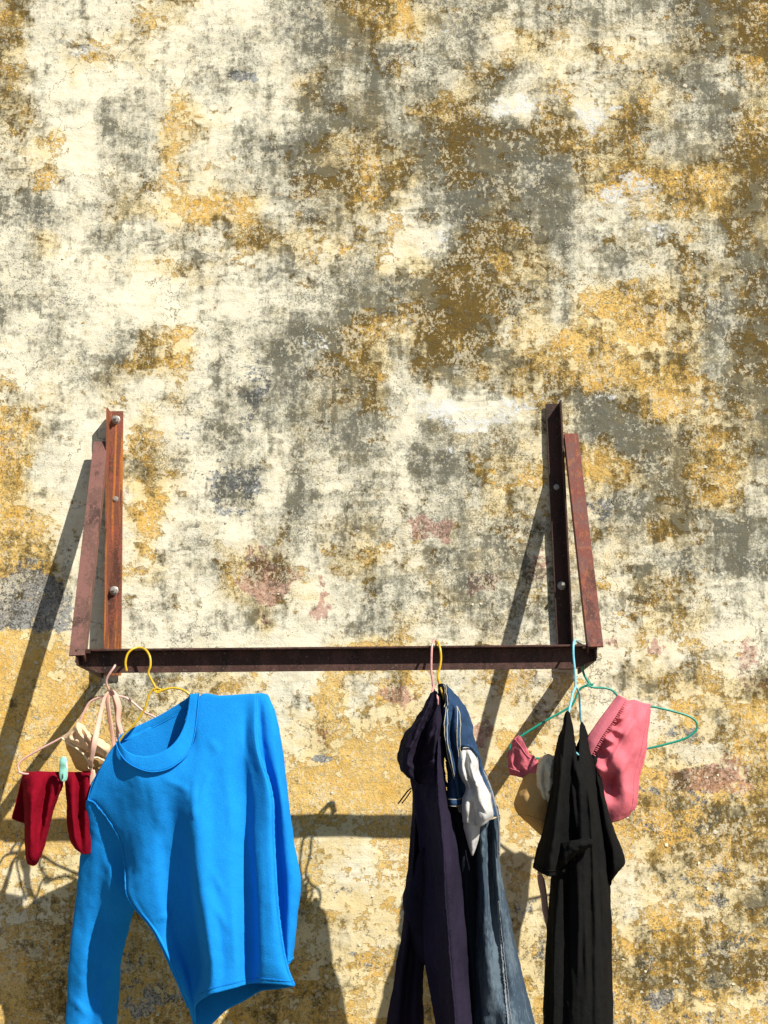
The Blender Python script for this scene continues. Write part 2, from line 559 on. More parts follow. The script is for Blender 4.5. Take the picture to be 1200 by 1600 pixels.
# ------------------------------------------------------------------ wall with its stain maps, lower grime rows holding some cast shade (one digit per 50 px of the photograph, 24 x 32)
GRIME_SHADE_MAP = """
642333123675 245544443886
523222333578 554142323757
611122332455 454642333634
621332212455 459315155476
510542255765 578998465558
341442244784 477667456448
672531233554 259768433558
423644454333 127667344456
331223323457 288554343568
553111213447 788663245669
252552445656 376323323569
234653345566 365453223569
323214366547 421234661238
431122452547 166533667547
532465251535 276543138545
421232261535 256433468733
321231314545 456554376667
431224557364 567555346778
541133244225 656654346643
541132446244 434654334432
112221121111 223332222344
213664543323 344443356556
311562223233 333333232353
311253222253 223433334545
112222212211 112222223545
544333333555 544333355666
543333333344 433223324544
434333333443 333344434544
555465445544 444555433445
567655444453 444555546565
466565545554 444444456565
556566656655 554444454334
"""
O_MAP = """
721345212257 843433333456
625443211244 333464454658
614132111633 425434345335
621226411344 378336475335
450126312466 447557563448
351335433567 645423688877
211455772346 332534325686
252313366553 416762243435
221245421433 579663223554
110210101124 378553687625
221256123347 596456876636
232566112247 374577888636
442414102346 231255368655
731252111422 234445335565
822264211333 222566874774
942185120223 323554435673
863382213344 324344446533
973253256256 443444443332
873233155423 244344446522
863111226132 533433335522
985211022158 733533334343
998445572272 643545346666
999864333465 654555333656
999865555577 766566665457
999887777888 988887798867
999877777777 887778888887
777766555555 766667778888
557666655544 666677656777
456666666666 666666657777
667777766655 667777889988
777777777666 777777888878
777777777777 888888679887
"""
PL_ELL = [(50, 945, 62, 52, .95), (385, 605, 30, 34, .8), (368, 765, 34, 40, .75), (385, 130, 20, 10, 1.0), (395, 665, 18, 40, .5),
          (1090, 1250, 60, 30, .55), (1170, 1190, 60, 25, .35), (1120, 1390, 90, 45, .55), (1050, 1290, 60, 40, .5), (1000, 1245, 30, 16, .6),
          (1040, 1560, 22, 22, .9), (1010, 1500, 28, 14, .7), (1150, 1480, 40, 22, .6), (1180, 1395, 25, 30, .6), (510, 1188, 14, 10, .95),
          (30, 1340, 30, 25, .5), (150, 1500, 70, 30, .5), (240, 1560, 60, 25, .6), (530, 1390, 40, 25, .5), (690, 935, 90, 40, .35),
          (840, 990, 45, 60, .4), (1065, 1150, 30, 18, .6), (800, 830, 50, 60, .3), (930, 790, 25, 14, .7), (230, 1160, 30, 20, .45),
          (560, 1200, 60, 20, .3), (830, 1440, 40, 30, .55), (600, 1560, 60, 30, .5), (1100, 1600, 60, 30, .4), (290, 675, 20, 14, .6)]
PK_ELL = [(418, 912, 26, 30, .95), (425, 965, 14, 16, .8), (498, 938, 9, 30, .8), (692, 832, 24, 12, .9), (650, 828, 18, 12, .8), (762, 910, 20, 12, .85),
          (415, 865, 28, 22, .55), (1095, 1208, 45, 22, .95), (1150, 1215, 20, 14, .6), (1035, 1015, 10, 16, .7), (1180, 1040, 20, 40, .6),
          (620, 1095, 20, 14, .8), (760, 1150, 30, 18, .7), (1190, 1070, 25, 14, .7), (520, 1150, 14, 14, .6), (860, 880, 30, 26, .6), (960, 1010, 12, 10, .5)]
LI_ELL = [(740, 635, 90, 20, .95), (800, 640, 40, 14, .8), (930, 172, 26, 18, 1.0), (800, 172, 26, 18, .95), (985, 292, 36, 20, .9), (870, 165, 40, 12, .6),
          (1035, 360, 26, 14, .8), (690, 370, 14, 20, .8), (740, 850, 60, 14, .35), (490, 540, 30, 14, .6), (945, 615, 14, 8, .9), (950, 90, 30, 14, .7), (120, 72, 26, 12, .8),
          (680, 55, 24, 12, .6), (700, 700, 18, 10, .8), (560, 742, 30, 8, .6), (1090, 610, 40, 14, .45), (900, 130, 40, 20, .4), (1120, 100, 16, 24, .5)]

def grid_map(s):
    rows = [[int(c) for c in r.replace(' ', '')] for r in s.strip().split('\n')]
    for r in rows:
        assert len(r) == 24, (len(r), r)
    return np.array(rows, float) / 9.0

def vnoise(x, y, seed):
    """smooth value noise on arrays"""
    rng = np.random.RandomState(seed)
    T = rng.rand(64, 64)
    xi = np.floor(x).astype(int); yi = np.floor(y).astype(int)
    fx = x - xi; fy = y - yi
    fx = fx * fx * (3 - 2 * fx); fy = fy * fy * (3 - 2 * fy)
    a = T[yi % 64, xi % 64]; b = T[yi % 64, (xi + 1) % 64]
    c = T[(yi + 1) % 64, xi % 64]; d = T[(yi + 1) % 64, (xi + 1) % 64]
    return (a * (1 - fx) + b * fx) * (1 - fy) + (c * (1 - fx) + d * fx) * fy - 0.5

def WALL_Y(x, z):
    X = np.array([x]); Z = np.array([z])
    return float((0.010 * vnoise(X * 2.2 + 9, Z * 2.2, 21) + 0.005 * vnoise(X * 7, Z * 7, 22) + 0.0022 * vnoise(X * 22, Z * 30, 23) + 0.0010 * vnoise(X * 70, Z * 90, 24))[0])

def build_wall():
    def axis(lo, hi, step, far_lo, far_hi):
        mid = list(np.arange(lo, hi, step))
        a = []; x = lo; s = step
        while x > far_lo:
            s = min(s * 1.25, 0.5); x -= s; a.append(max(x, far_lo))
        b = []; x = mid[-1]; s = step
        while x < far_hi:
            s = min(s * 1.25, 0.5); x += s; b.append(min(x, far_hi))
        return np.array(a[::-1] + mid + b)
    xs = axis(-1.1, 1.1, 0.0042, -7.0, 7.0)
    zs = axis(0.95, 3.75, 0.0042, -0.1, 5.6)
    X, Z = np.meshgrid(xs, zs)
    # position in the photograph (for the layout of the stains)
    R = np.array(CR)
    rel = np.stack([X - CAM.x, np.zeros_like(X) - CAM.y, Z - CAM.z], axis=-1)
    loc = rel @ R
    u = 600 + F_PX * loc[..., 0] / -loc[..., 2]
    v = 800 - F_PX * loc[..., 1] / -loc[..., 2]
    def warp(a, b, s):
        return a + 34 * vnoise(a / 60 + s, b / 60, s) + 20 * vnoise(a / 23, b / 23 + s, s + 5) + 12 * vnoise(a / 9, b / 9, s + 8)
    uw = warp(u, v, 3); vw = v + 30 * vnoise(u / 55, v / 55 + 9, 11) + 18 * vnoise(u / 21, v / 21, 12) + 10 * vnoise(u / 8, v / 8, 13)
    def mir(a, n):
        a = np.mod(a, 2 * n); return np.where(a > n, 2 * n - a, a)
    def sample(g):
        gx = mir(uw, 1200.0) / 50.0 - 0.5; gy = mir(vw, 1600.0) / 50.0 - 0.5
        gx = np.clip(gx, 0, 22.999); gy = np.clip(gy, 0, 30.999)
        i = gy.astype(int); j = gx.astype(int); fy = gy - i; fx = gx - j
        fx = fx * fx * (3 - 2 * fx); fy = fy * fy * (3 - 2 * fy)
        return (g[i, j] * (1 - fx) + g[i, j + 1] * fx) * (1 - fy) + (g[i + 1, j] * (1 - fx) + g[i + 1, j + 1] * fx) * fy
    def ells(L):
        out = np.zeros_like(u)
        for (cx, cy, rx, ry, s) in L:
            r = np.sqrt(((uw - cx) / rx) ** 2 + ((vw - cy) / ry) ** 2)
            out = np.maximum(out, s * np.clip(1.75 - r * 0.95, 0, 1))
        return out
    gm = grid_map(GRIME_SHADE_MAP)
    gm[:14] = gm[:14] * 1.02 + 0.05 * (gm[:14] > 0.25)
    gm[:17, 8:] += 0.09; gm[:17, :8] += 0.03
    gm[:20] = 0.44 + (gm[:20] - 0.44) * 0.82
    gm[3:11, 14] += 0.10; gm[3:12, 22:] -= 0.06; gm[4:7, 15:17] += 0.04
    gm[23:, :17] -= 0.24; gm[23:, 17:] -= 0.03; gm[20:23] -= 0.05  # cast shade counted into lower grime rows, only partly taken out
    gm[[26, 28, 30], 17:] += 0.10; gm[[28, 30], :10] += 0.06
    Gm = sample(np.clip(gm, 0, 1)); om = grid_map(O_MAP); om[25:, 12:] -= 0.10; om[25:, 17:] -= 0.04
    Om = sample(om)
    lowr = np.clip((v - 1150) / 300, 0, 1) * np.clip((u + 400) / 1200, 0, 1)
    Pm = np.maximum(ells(PL_ELL), 0.12 + 0.33 * lowr + 0.14 * vnoise(u / 120, v / 42, 31) * (v > 1050))
    Km = np.maximum(ells(PK_ELL), 0.08 + 0.10 * np.clip((v - 780) / 200, 0, 1))
    Lm = np.maximum(ells(LI_ELL), 0.10 + 0.08 * (v < 900))
    und = 0.010 * vnoise(X * 2.2 + 9, Z * 2.2, 21) + 0.005 * vnoise(X * 7, Z * 7, 22) + 0.0022 * vnoise(X * 22, Z * 30, 23) + 0.0010 * vnoise(X * 70, Z * 90, 24)
    und -= 0.0022 * np.clip((ells(PL_ELL[:3]) - 0.5) * 4, 0, 1)       # bare patches sit lower than the skin of paint
    Y = -und - 0.0
    nz, nx = X.shape
    co = np.stack([X, Y, Z], axis=-1).reshape(-1, 3).astype(np.float32)
    me = bpy.data.meshes.new('plaster_wall')
    idx = np.arange(nz * nx).reshape(nz, nx)
    q = np.stack([idx[:-1, :-1], idx[:-1, 1:], idx[1:, 1:], idx[1:, :-1]], axis=-1).reshape(-1, 4)
    nf = len(q)
    # back and sides of the wall, 0.35 m thick
    base = len(co)
    x0, x1, z0, z1 = xs[0], xs[-1], zs[0], zs[-1]
    back = np.array([[x0, 0.35, z0], [x1, 0.35, z0], [x1, 0.35, z1], [x0, 0.35, z1],
                     [x0, 0.0, z0], [x1, 0.0, z0], [x1, 0.0, z1], [x0, 0.0, z1]], np.float32)
    co = np.vstack([co, back])
    bq = np.array([[0, 3, 2, 1], [3, 7, 6, 2], [0, 4, 7, 3], [1, 2, 6, 5]]) + base
    q = np.vstack([q, bq])
    me.vertices.add(len(co)); me.vertices.foreach_set('co', co.ravel())
    me.loops.add(len(q) * 4); me.loops.foreach_set('vertex_index', q.ravel().astype(np.int32))
    me.polygons.add(len(q))
    me.polygons.foreach_set('loop_start', (np.arange(len(q)) * 4).astype(np.int32))
    me.polygons.foreach_set('loop_total', np.full(len(q), 4, np.int32))
    sm = np.ones(len(q), bool); sm[nf:] = False
    me.update(calc_edges=True)
    me.polygons.foreach_set('use_smooth', sm)
    for nm, A in (('grime', Gm), ('ochre', Om), ('plaster', Pm), ('pink', Km), ('lime', Lm)):
        a = me.attributes.new(nm, 'FLOAT', 'POINT')
        a.data.foreach_set('value', np.concatenate([A.ravel(), np.full(8, 0.3)]).astype(np.float32))
    me.materials.append(M['wall'])
    o = bpy.data.objects.new('plaster_wall', me)
    scene.collection.objects.link(o)
    o['label'] = 'tall old plaster wall with peeling cream and ochre paint and dark mould stains behind the washing'
    o['category'] = 'wall'
    return o
wall = build_wall()

def wall_flakes():
    """small lifted flakes of old paint, one joined layer on the wall"""
    rnd = random.Random(5)
    for mat_name, colr, n in (('lifted_cream_paint', (0.74, 0.68, 0.50), 800), ('lifted_ochre_paint', (0.58, 0.38, 0.12), 260)):
        verts, faces = [], []
        for k in range(n):
            px = rnd.uniform(-20, 1220); py = rnd.choice([rnd.uniform(0, 1600), rnd.uniform(1000, 1640), rnd.uniform(1000, 1640)])
            cx = 3 * math.sin(px * 0.021 + py * 0.013) + 3 * math.sin(py * 0.031 - px * 0.009)
            if cx < rnd.uniform(-4, 4):
                continue
            c0 = at(px, py, 0.0)
            und = 0.0
            m = rnd.randint(5, 8)
            r = rnd.uniform(0.0010, 0.0036) * (1.5 if rnd.random() < 0.08 else 1)
            lift = rnd.uniform(0.0006, 0.0030); ang = rnd.uniform(0, 6.28)
            off = 0.0035 + rnd.uniform(0, 0.002)
            base = len(verts)
            verts.append((c0.x, -WALL_Y(c0.x, c0.z) - 0.0012, c0.z))
            for i in range(m):
                a = 2 * math.pi * i / m + rnd.uniform(-0.25, 0.25)
                rr = r * rnd.uniform(0.55, 1.25)
                x = c0.x + math.cos(a) * rr * 1.2; z = c0.z + math.sin(a) * rr
                l = max(0.0, math.cos(a - ang)) * lift
                verts.append((x, -WALL_Y(x, z) - 0.0004 - l, z))
            for i in range(m):
                faces.append((base, base + 1 + i, base + 1 + (i + 1) % m))
        t = NT(mat_name)
        n1 = t.noise(40, 4, 0.6)
        t.inp('Base Color', t.mix(n1, colr, tuple(x * 0.7 for x in colr))); t.inp('Roughness', 0.9); t.inp('Specular IOR Level', 0.1)
        o = new_obj('paint_flakes', verts, faces, t.m, wall, smooth=False)
        sm = o.modifiers.new('thickness', 'SOLIDIFY'); sm.thickness = 0.0004
        o['kind'] = 'stuff'
wall_flakes()

# ------------------------------------------------------------------ bracket of angle irons
def angle_iron(name, p0, p1, fa, wa, fb, wb, th, mat, root, bev=0.0006):
    """L profile from p0 to p1; flange a runs along fa for wa, flange b along fb for wb, both from the heel line p0-p1"""
    p0, p1 = Vector(p0), Vector(p1)
    fa = Vector(fa).normalized(); fb = Vector(fb).normalized()
    prof = [(0, 0), (wa, 0), (wa, th), (th, th), (th, wb), (0, wb)]
    verts = []
    for p in (p0, p1):
        for a, b in prof:
            verts.append(p + fa * a + fb * b)
    faces = [(i, (i + 1) % 6, (i + 1) % 6 + 6, i + 6) for i in range(6)]
    faces += [(3, 2, 1, 0), (5, 4, 3, 0), (6, 7, 8, 9), (6, 9, 10, 11)]
    me = bpy.data.meshes.new(name)
    me.from_pydata([tuple(v) for v in verts], [], faces)
    bm = bmesh.new(); bm.from_mesh(me)
    bmesh.ops.recalc_face_normals(bm, faces=bm.faces)
    bm.to_mesh(me); bm.free()
    me.materials.append(mat)
    o = bpy.data.objects.new(name, me)
    scene.collection.objects.link(o)
    bv = o.modifiers.new('bevel', 'BEVEL'); bv.width = bev; bv.segments = 2; bv.limit_method = 'ANGLE'
    adopt(o, root)
    return o

W0 = 0.010                                    # flange sits just proud of the uneven plaster
D_BAR = 0.285                                 # back of the bar's top flange
rack = thing('laundry_bracket', 'rusty angle iron bracket bolted to the wall with a long bar carrying the washing', 'laundry rack', at(520, 1050, 0.0))
TH = 0.0042
FL = 0.036
# posts: heel at the outer edge, one flange flat on the wall, the other standing out from it
lt, lb_ = at(170, 643, W0), at(166, 1056, W0)
angle_iron('post', lt, lb_, (1, 0, 0), FL, (0, -1, 0), FL, TH, M['steel'], rack)
rt, rb_ = at(875, 631, W0), at(895.5, 1046, W0)
angle_iron('post', rt, rb_, (-1, 0, 0), FL, (0, -1, 0), FL, TH, M['shaded_steel'], rack)
# crossbar: horizontal top flange reaching forward, upright flange hanging below its back edge
cl = at(123.5, 1016.5, D_BAR); crr = at(929, 1009, D_BAR)
bx = (crr - cl).normalized()
BF, BH = 0.030, 0.050
def crossbar():
    up = Vector((0, 0, 1)); fo = Vector((0, -1, 0))
    L = (crr - cl).length
    verts, faces = [], []
    cut = 0.040
    # top flange (box)
    def box(a0, a1, b0, b1, c0, c1):
        k = len(verts)
        for a in (a0, a1):
            for b in (b0, b1):
                for c in (c0, c1):
                    verts.append(cl + bx * a + fo * b + up * c)
        faces.extend([(k, k + 1, k + 3, k + 2), (k + 4, k + 6, k + 7, k + 5), (k, k + 4, k + 5, k + 1), (k + 2, k + 3, k + 7, k + 6), (k, k + 2, k + 6, k + 4), (k + 1, k + 5, k + 7, k + 3)])
    box(0, L, 0, BF, -TH, 0)
    # upright flange with its lower corners cut away
    prof = [(0, -TH - .0002), (L, -TH - .0002), (L, -0.031), (L - cut, -BH), (cut + 0.006, -BH), (0, -0.031)]
    k = len(verts)
    for b in (0.0, TH):
        for a, c in prof:
            verts.append(cl + bx * a + fo * b + up * c)
    faces.append(tuple(k + i for i in range(6)))
    faces.append(tuple(k + 6 + i for i in range(6))[::-1])
    for i in range(6):
        j = (i + 1) % 6
        faces.append((k + i, k + j, k + 6 + j, k + 6 + i))
    me = bpy.data.meshes.new('crossbar')
    me.from_pydata([tuple(v) for v in verts], [], faces)
    bm = bmesh.new(); bm.from_mesh(me); bmesh.ops.recalc_face_normals(bm, faces=bm.faces); bm.to_mesh(me); bm.free()
    me.materials.append(M['bar'])
    o = bpy.data.objects.new('crossbar', me); scene.collection.objects.link(o)
    b = o.modifiers.new('bevel', 'BEVEL'); b.width = 0.0006; b.segments = 2; b.limit_method = 'ANGLE'
    adopt(o, rack)
crossbar()
# arms from the foot of each post out to the bar
for sgn, wallpt, fx in ((1, at(164.5, 1036, W0), 1), (-1, at(900, 1026, W0), -1)):
    front = (cl if sgn == 1 else crr) + Vector((0, 0, -TH - 0.0006)) + Vector((0.0006 * sgn, 0, 0))
    back = Vector((front.x, wallpt.y, front.z - 0.001))
    front = front + Vector((0, -BF + 0.001, 0))
    angle_iron('arm', back, front, (fx, 0, 0), 0.030, (0, 0, -1), 0.0305, TH, M['shaded_steel'], rack)
# braces from high on the wall down to the bar's ends, just outside the posts
def brace(ptop, pbot, s, mat):
    a = at(*ptop); b = at(*pbot)
    ax = (b - a).normalized()
    fa = Vector((s, 0, 0)); fa = (fa - ax * fa.dot(ax)).normalized()
    nb = ax.cross(fa).normalized()
    if nb.y < 0: nb = -nb                       # second flange points back to the wall
    return a, b, fa, nb, mat
for (pt_, pb_, s, mat) in (((146, 690, 0.032), (107.5, 1024, 0.322), 1, M['brace']), ((903.5, 677, 0.032), (943, 1010, 0.322), -1, M['brace2'])):
    a, b, fa, nb, mt = brace(pt_, pb_, s, mat)
    # heel on the inner edge
    a2, b2 = a + fa * 0.034, b + fa * 0.034
    angle_iron('brace', a2, b2, -fa, 0.034, nb, 0.026, 0.004, mt, rack)

def weld(p0, p1, r=0.0030):
    rnd = random.Random(int(abs(p0[0] * 1e4)))
    p0, p1 = Vector(p0), Vector(p1)
    n = 26
    pts = [p0.lerp(p1, i / (n - 1)) + Vector((rnd.uniform(-1, 1), rnd.uniform(-1, 1), rnd.uniform(-1, 1))) * 0.0006 for i in range(n)]
    v, f = tube_mesh(pts, lambda t_: r * (0.75 + 0.35 * abs(math.sin(t_ * 30))), 8)
    adopt(new_obj('weld_bead', v, f, M['shaded_steel']), rack)
for sgn, e in ((1, cl), (-1, crr)):
    weld(e + Vector((0.001 * sgn, -BF - 0.001, -0.002)), e + Vector((0.001 * sgn, -BF - 0.001, -0.030)), 0.0022)
    weld(e + Vector((-0.003 * sgn, -BF + 0.002, 0.001)), e + Vector((-0.003 * sgn, 0.004, 0.001)), 0.0028)
weld(at(163.5, 1024, 0.05), at(186, 1024, 0.018), 0.0030)

def bolt(px, py, d, big=True, mat=None):
    c = at(px, py, d)
    y = Vector((0, -1, 0))
    def ring(r, h0, h1, n, rot=0, bevel=True):
        v = []
        for h, rr in ((h0, r), (h1 - 0.001, r), (h1, r * 0.86)):
            for k in range(n):
                a = 2 * math.pi * k / n + rot
                v.append(c + Vector((math.cos(a) * rr, -h, math.sin(a) * rr)))
        f = []
        for i in range(2):
            for k in range(n):
                f.append((i * n + k, i * n + (k + 1) % n, (i + 1) * n + (k + 1) % n, (i + 1) * n + k))
        f.append(tuple(2 * n + k for k in range(n)))
        return v, f
    v, f = ring(0.0042, 0, 0.026 if big else 0.004, 12)
    b = adopt(new_obj('bolt', v, f, M['zinc'], smooth=False), rack)
    if big:
        for nm, (r, h0, h1, n) in (('washer', (0.0108, 0.0, 0.002, 24)), ('nut', (0.0088, 0.0022, 0.0095, 6))):
            v, f = ring(r, h0, h1, n, 0.3)
            o = new_obj(nm, v, f, M['zinc'], smooth=False)
            o.parent = b
    else:
        v, f = ring(0.0072, 0.0, 0.0016, 20)
        o = new_obj('washer', v, f, M['zinc'], smooth=False); o.parent = b
    return b
PD = W0 + TH
bolt(181, 656, PD); bolt(180.5, 780, PD, False); bolt(178, 923, PD)
bolt(869.5, 761, PD, False); bolt(878, 915, PD)

# ------------------------------------------------------------------ garments
def rows_from(spec):
    return [[tuple(p) for p in r] for r in spec]

def tube_rows(front, back_d, backrow=None):
    """close each front row with a back side at distance back_d (value or list)"""
    out = []
    for i, r in enumerate(front):
        bd = back_d[i] if isinstance(back_d, (list, tuple)) else back_d
        bk = backrow[i] if (backrow and backrow[i]) else [(x, y, bd) for (x, y, d) in r[1:-1]][::-1]
        if len(bk) != len(r) - 2:
            bk = resample(bk, len(r) - 2).tolist()
        out.append(list(r) + [tuple(p) for p in bk])
    return out

# ---- yellow hanger and blue shirt
yh = thing('wire_hanger', 'yellow wire hanger holding the bright blue shirt at the left of the bar', 'hanger', at(236, 1012, 0.32), 'coloured wire hangers on the bar')
wire('hook', [(198, 1049, .322), (196, 1036, .323), (199, 1023, .322), (206, 1015, .319), (216, 1012, .313), (227, 1015, .318), (234, 1026, .324), (235, 1040, .327), (232, 1051, .327), (236, 1061, .327), (243, 1074, .326), (248, 1081, .324)], 0.0026, M['w_yellow'], yh, 80)
wire('frame', [(251, 1076, .325), (246, 1081, .327), (240, 1077, .326), (233, 1086, .325), (228, 1103, .324), (222, 1115, .322), (207, 1135, .321), (190, 1153, .318), (165, 1195, .31), (155, 1225, .305),
               (175, 1228, .31), (260, 1190, .32), (370, 1110, .32), (398, 1094, .318), (390, 1090, .318), (340, 1092, .32), (305, 1090, .322), (288, 1079, .323), (270, 1075, .324), (252, 1079, .327), (243, 1082, .328)], 0.0025, M['w_yellow'], yh, 160)
tube('wrap', [at(246 + 5 * math.cos(a), 1079 + 3.6 * math.sin(a * 1.0), .327 + .003 * math.sin(a * 0.5)) for a in np.linspace(0, 15, 60)], 0.0014, M['w_yellow'], yh, 6)

sh = thing('long_sleeved_shirt', 'bright blue long sleeved shirt hanging askew inside out on the yellow hanger', 'shirt', at(300, 1090, 0.32))
F = [
 [(137,1250,.305),(155,1204,.312),(183,1161,.322),(200,1190,.352),(240,1204,.366),(276,1193,.364),(303,1160,.352),(311,1089,.336),(345,1087,.338),(372,1085,.338),(388,1084,.338),(400,1084,.338)],
 [(152,1258,.305),(170,1235,.322),(193,1217,.342),(215,1224,.356),(243,1232,.366),(275,1228,.370),(303,1214,.376),(325,1180,.366),(350,1165,.364),(374,1160,.362),(385,1160,.362),(402,1165,.386)],
 [(184,1302,.300),(196,1287,.322),(214,1277,.338),(232,1275,.350),(250,1275,.356),(274,1272,.356),(303,1268,.396),(330,1255,.386),(355,1245,.384),(384,1240,.372),(400,1239,.398),(423,1238,.412)],
 [(197,1350,.296),(210,1343,.325),(226,1336,.340),(243,1332,.346),(261,1330,.340),(285,1330,.350),(308,1328,.406),(335,1322,.402),(360,1318,.398),(386,1315,.380),(400,1314,.414),(426,1310,.418)],
 [(201,1401,.315),(214,1405,.330),(230,1406,.338),(248,1403,.340),(266,1400,.328),(294,1400,.342),(313,1398,.420),(338,1395,.412),(363,1393,.408),(390,1390,.388),(405,1390,.430),(430,1388,.428)],
 [(241,1455,.330),(249,1460,.333),(257,1463,.332),(266,1465,.328),(282,1465,.320),(304,1465,.338),(322,1463,.424),(344,1460,.418),(367,1458,.414),(392,1456,.390),(408,1455,.440),(437,1452,.432)],
 [(269,1512,.330),(275,1515,.332),(281,1518,.330),(288,1520,.326),(299,1520,.314),(313,1520,.334),(328,1516,.426),(347,1512,.422),(369,1508,.418),(393,1504,.394),(410,1503,.444),(447,1510,.434)],
 [(303,1590,.292),(305,1602,.296),(306,1606,.304),(306,1598,.312),(305,1586,.324),(305,1571,.346),(324,1556,.422),(347,1549,.426),(370,1543,.420),(391,1537,.402),(411,1537,.438),(459,1541,.436)],
]
Bk = [
 [(388,1084,.318),(360,1086,.310),(330,1087,.305),(311,1088,.303),(290,1098,.300),(265,1117,.298),(240,1132,.297),(215,1145,.298),(190,1157,.300),(150,1210,.298)],
 None, None, None, None, None, None,
 [(430,1546,.36),(405,1550,.31),(380,1565,.29),(355,1578,.28),(338,1594,.275),(322,1610,.275),(314,1620,.278),(308,1618,.28),(305,1612,.284),(303,1602,.288)],
]
body = Cloth(tube_rows(F, [.30, .285, .275, .27, .268, .268, .268, .27], Bk), 132, 120, True, wr=0.0022, ws=(15, 4), seed=3, fine=0.0006, creases=[
    (302,1215,303,1290,.005,3.6), (302,1258,303,1284,.0015,3), (211,1195,228,1262,.0018,5), (232,1212,244,1290,.0015,5), (326,1350,350,1400,.0035,5), (326,1400,356,1455,.003,6), (300,1290,307,1470,.004,6),
    (203,1368,236,1325,.0028,5), (206,1390,250,1352,.0022,6), (322,1150,345,1180,.003,5), (352,1200,368,1330,.003,6), (340,1420,352,1540,-.003,6), (362,1400,372,1545,.003,7), (258,1240,242,1300,.003,6), (415,1260,421,1500,-.003,3),
    (255,1215,300,1240,.0025,5), (285,1222,299,1262,.003,4), (330,1200,309,1262,.003,4), (240,1440,290,1420,.003,5)])
body_o = body.build('body', M['blue'], sh)
# neckband
nin = [(186,1151,.322),(192,1168,.345),(213,1180,.360),(242,1179,.368),(271,1162,.366),(289,1130,.352),(296,1087,.334),(293,1090,.312),(275,1102,.303),(252,1116,.300),(228,1128,.298),(205,1139,.302)]
nout = [(182,1161,.320),(194,1186,.352),(217,1201,.366),(243,1206,.372),(273,1196,.370),(300,1165,.358),(311,1087,.338),(306,1096,.308),(284,1112,.299),(258,1127,.296),(231,1141,.295),(202,1154,.299)]
nmid = [tuple((np.array(a) + np.array(b)) / 2 + np.array([0, 0, .0008])) for a, b in zip(nin, nout)]
nb = Cloth([nin, nmid, nout], 96, 9, True, wr=0, fine=0.0006)
nb.build('neckband', M['blue'], sh, 0.0016)
def seam_on(c, uv, name, root, mat, rad=0.0016, n=90, off=0.0008, jitter=0.0, flat=0.6):
    pts = []
    for p in resample([(a, b, 0) for a, b in uv], n):
        q = c.pt(p[0], min(max(p[1], 0), 1), off)
        q += Vector((random.uniform(-1, 1), random.uniform(-1, 1), random.uniform(-1, 1))) * jitter
        pts.append(q)
    return tube(name, pts, rad, mat, root, 6, flat=flat)
neck_pts = [Vector(nb.P[-1, j]) + Vector((0, -0.0012, 0)) for j in range(0, 96, 1)]
tube('neck_seam', neck_pts, 0.0013, M['blue_seam'], sh, 6, closed=True)
NU = 22.0
hemu = np.linspace(4.4 / NU, 11 / NU, 30)
seam_on(body, [(u_, 0.968) for u_ in hemu], 'hem_seam', sh, M['blue_seam'], 0.0010, 160, 0.0004, 0.0002)
seam_on(body, [(u_, 0.963) for u_ in hemu], 'hem_seam', sh, M['blue_seam'], 0.0008, 160, 0.0004, 0.0002)
seam_on(body, [(11 / NU, v_) for v_ in np.linspace(0.30, 1.0, 12)], 'side_seam', sh, M['blue_seam'], 0.0034, 160, 0.001, 0.0005, 0.5)
seam_on(body, [(0.0, v_) for v_ in np.linspace(0.30, 0.97, 12)], 'side_seam', sh, M['blue_seam'], 0.0030, 120, 0.001, 0.0005, 0.5)
seam_on(body, [(11 / NU, v_) for v_ in np.linspace(0.0, 0.30, 12)], 'armhole_seam', sh, M['blue_seam'], 0.0026, 90, 0.001, 0.0006, 0.6)
seam_on(body, [(0.0, v_) for v_ in np.linspace(0.0, 0.46, 12)], 'armhole_seam', sh, M['blue_seam'], 0.0028, 120, 0.002, 0.0009, 0.6)

SL = [
 [(136,1251,.300),(146,1254,.302),(158,1266,.300),(176,1290,.296),(196,1340,.285)],
 [(131,1296,.262),(145,1303,.278),(161,1316,.276),(181,1335,.272),(203,1372,.258)],
 [(124,1347,.238),(140,1357,.254),(159,1370,.254),(181,1388,.258),(210,1412,.240)],
 [(115,1431,.206),(134,1435,.223),(155,1440,.218),(179,1444,.228),(203,1446,.206)],
 [(107,1499,.189),(127,1500,.207),(148,1500,.200),(170,1500,.211),(191,1499,.189)],
 [(104,1550,.171),(124,1551,.189),(145,1551,.182),(166,1551,.193),(187,1550,.171)],
 [(101,1605,.163),(121,1606,.181),(141,1606,.176),(162,1606,.183),(182,1605,.163)],
 [(98,1668,.163),(118,1670,.178),(138,1670,.176),(158,1670,.178),(177,1668,.163)],
]
lsl = Cloth(tube_rows(SL, [.27, .225, .19, .178, .16, .142, .135, .135]), 60, 80, True, wr=0.0025, ws=(16, 4), seed=5, creases=[(174,1330,168,1450,.0035,5),(180,1312,172,1370,.0025,4),(150,1320,190,1400,.002,5),(150,1540,186,1520,.004,5),(112,1560,140,1590,.005,5)])
lsl.build('sleeve', M['blue'], sh)
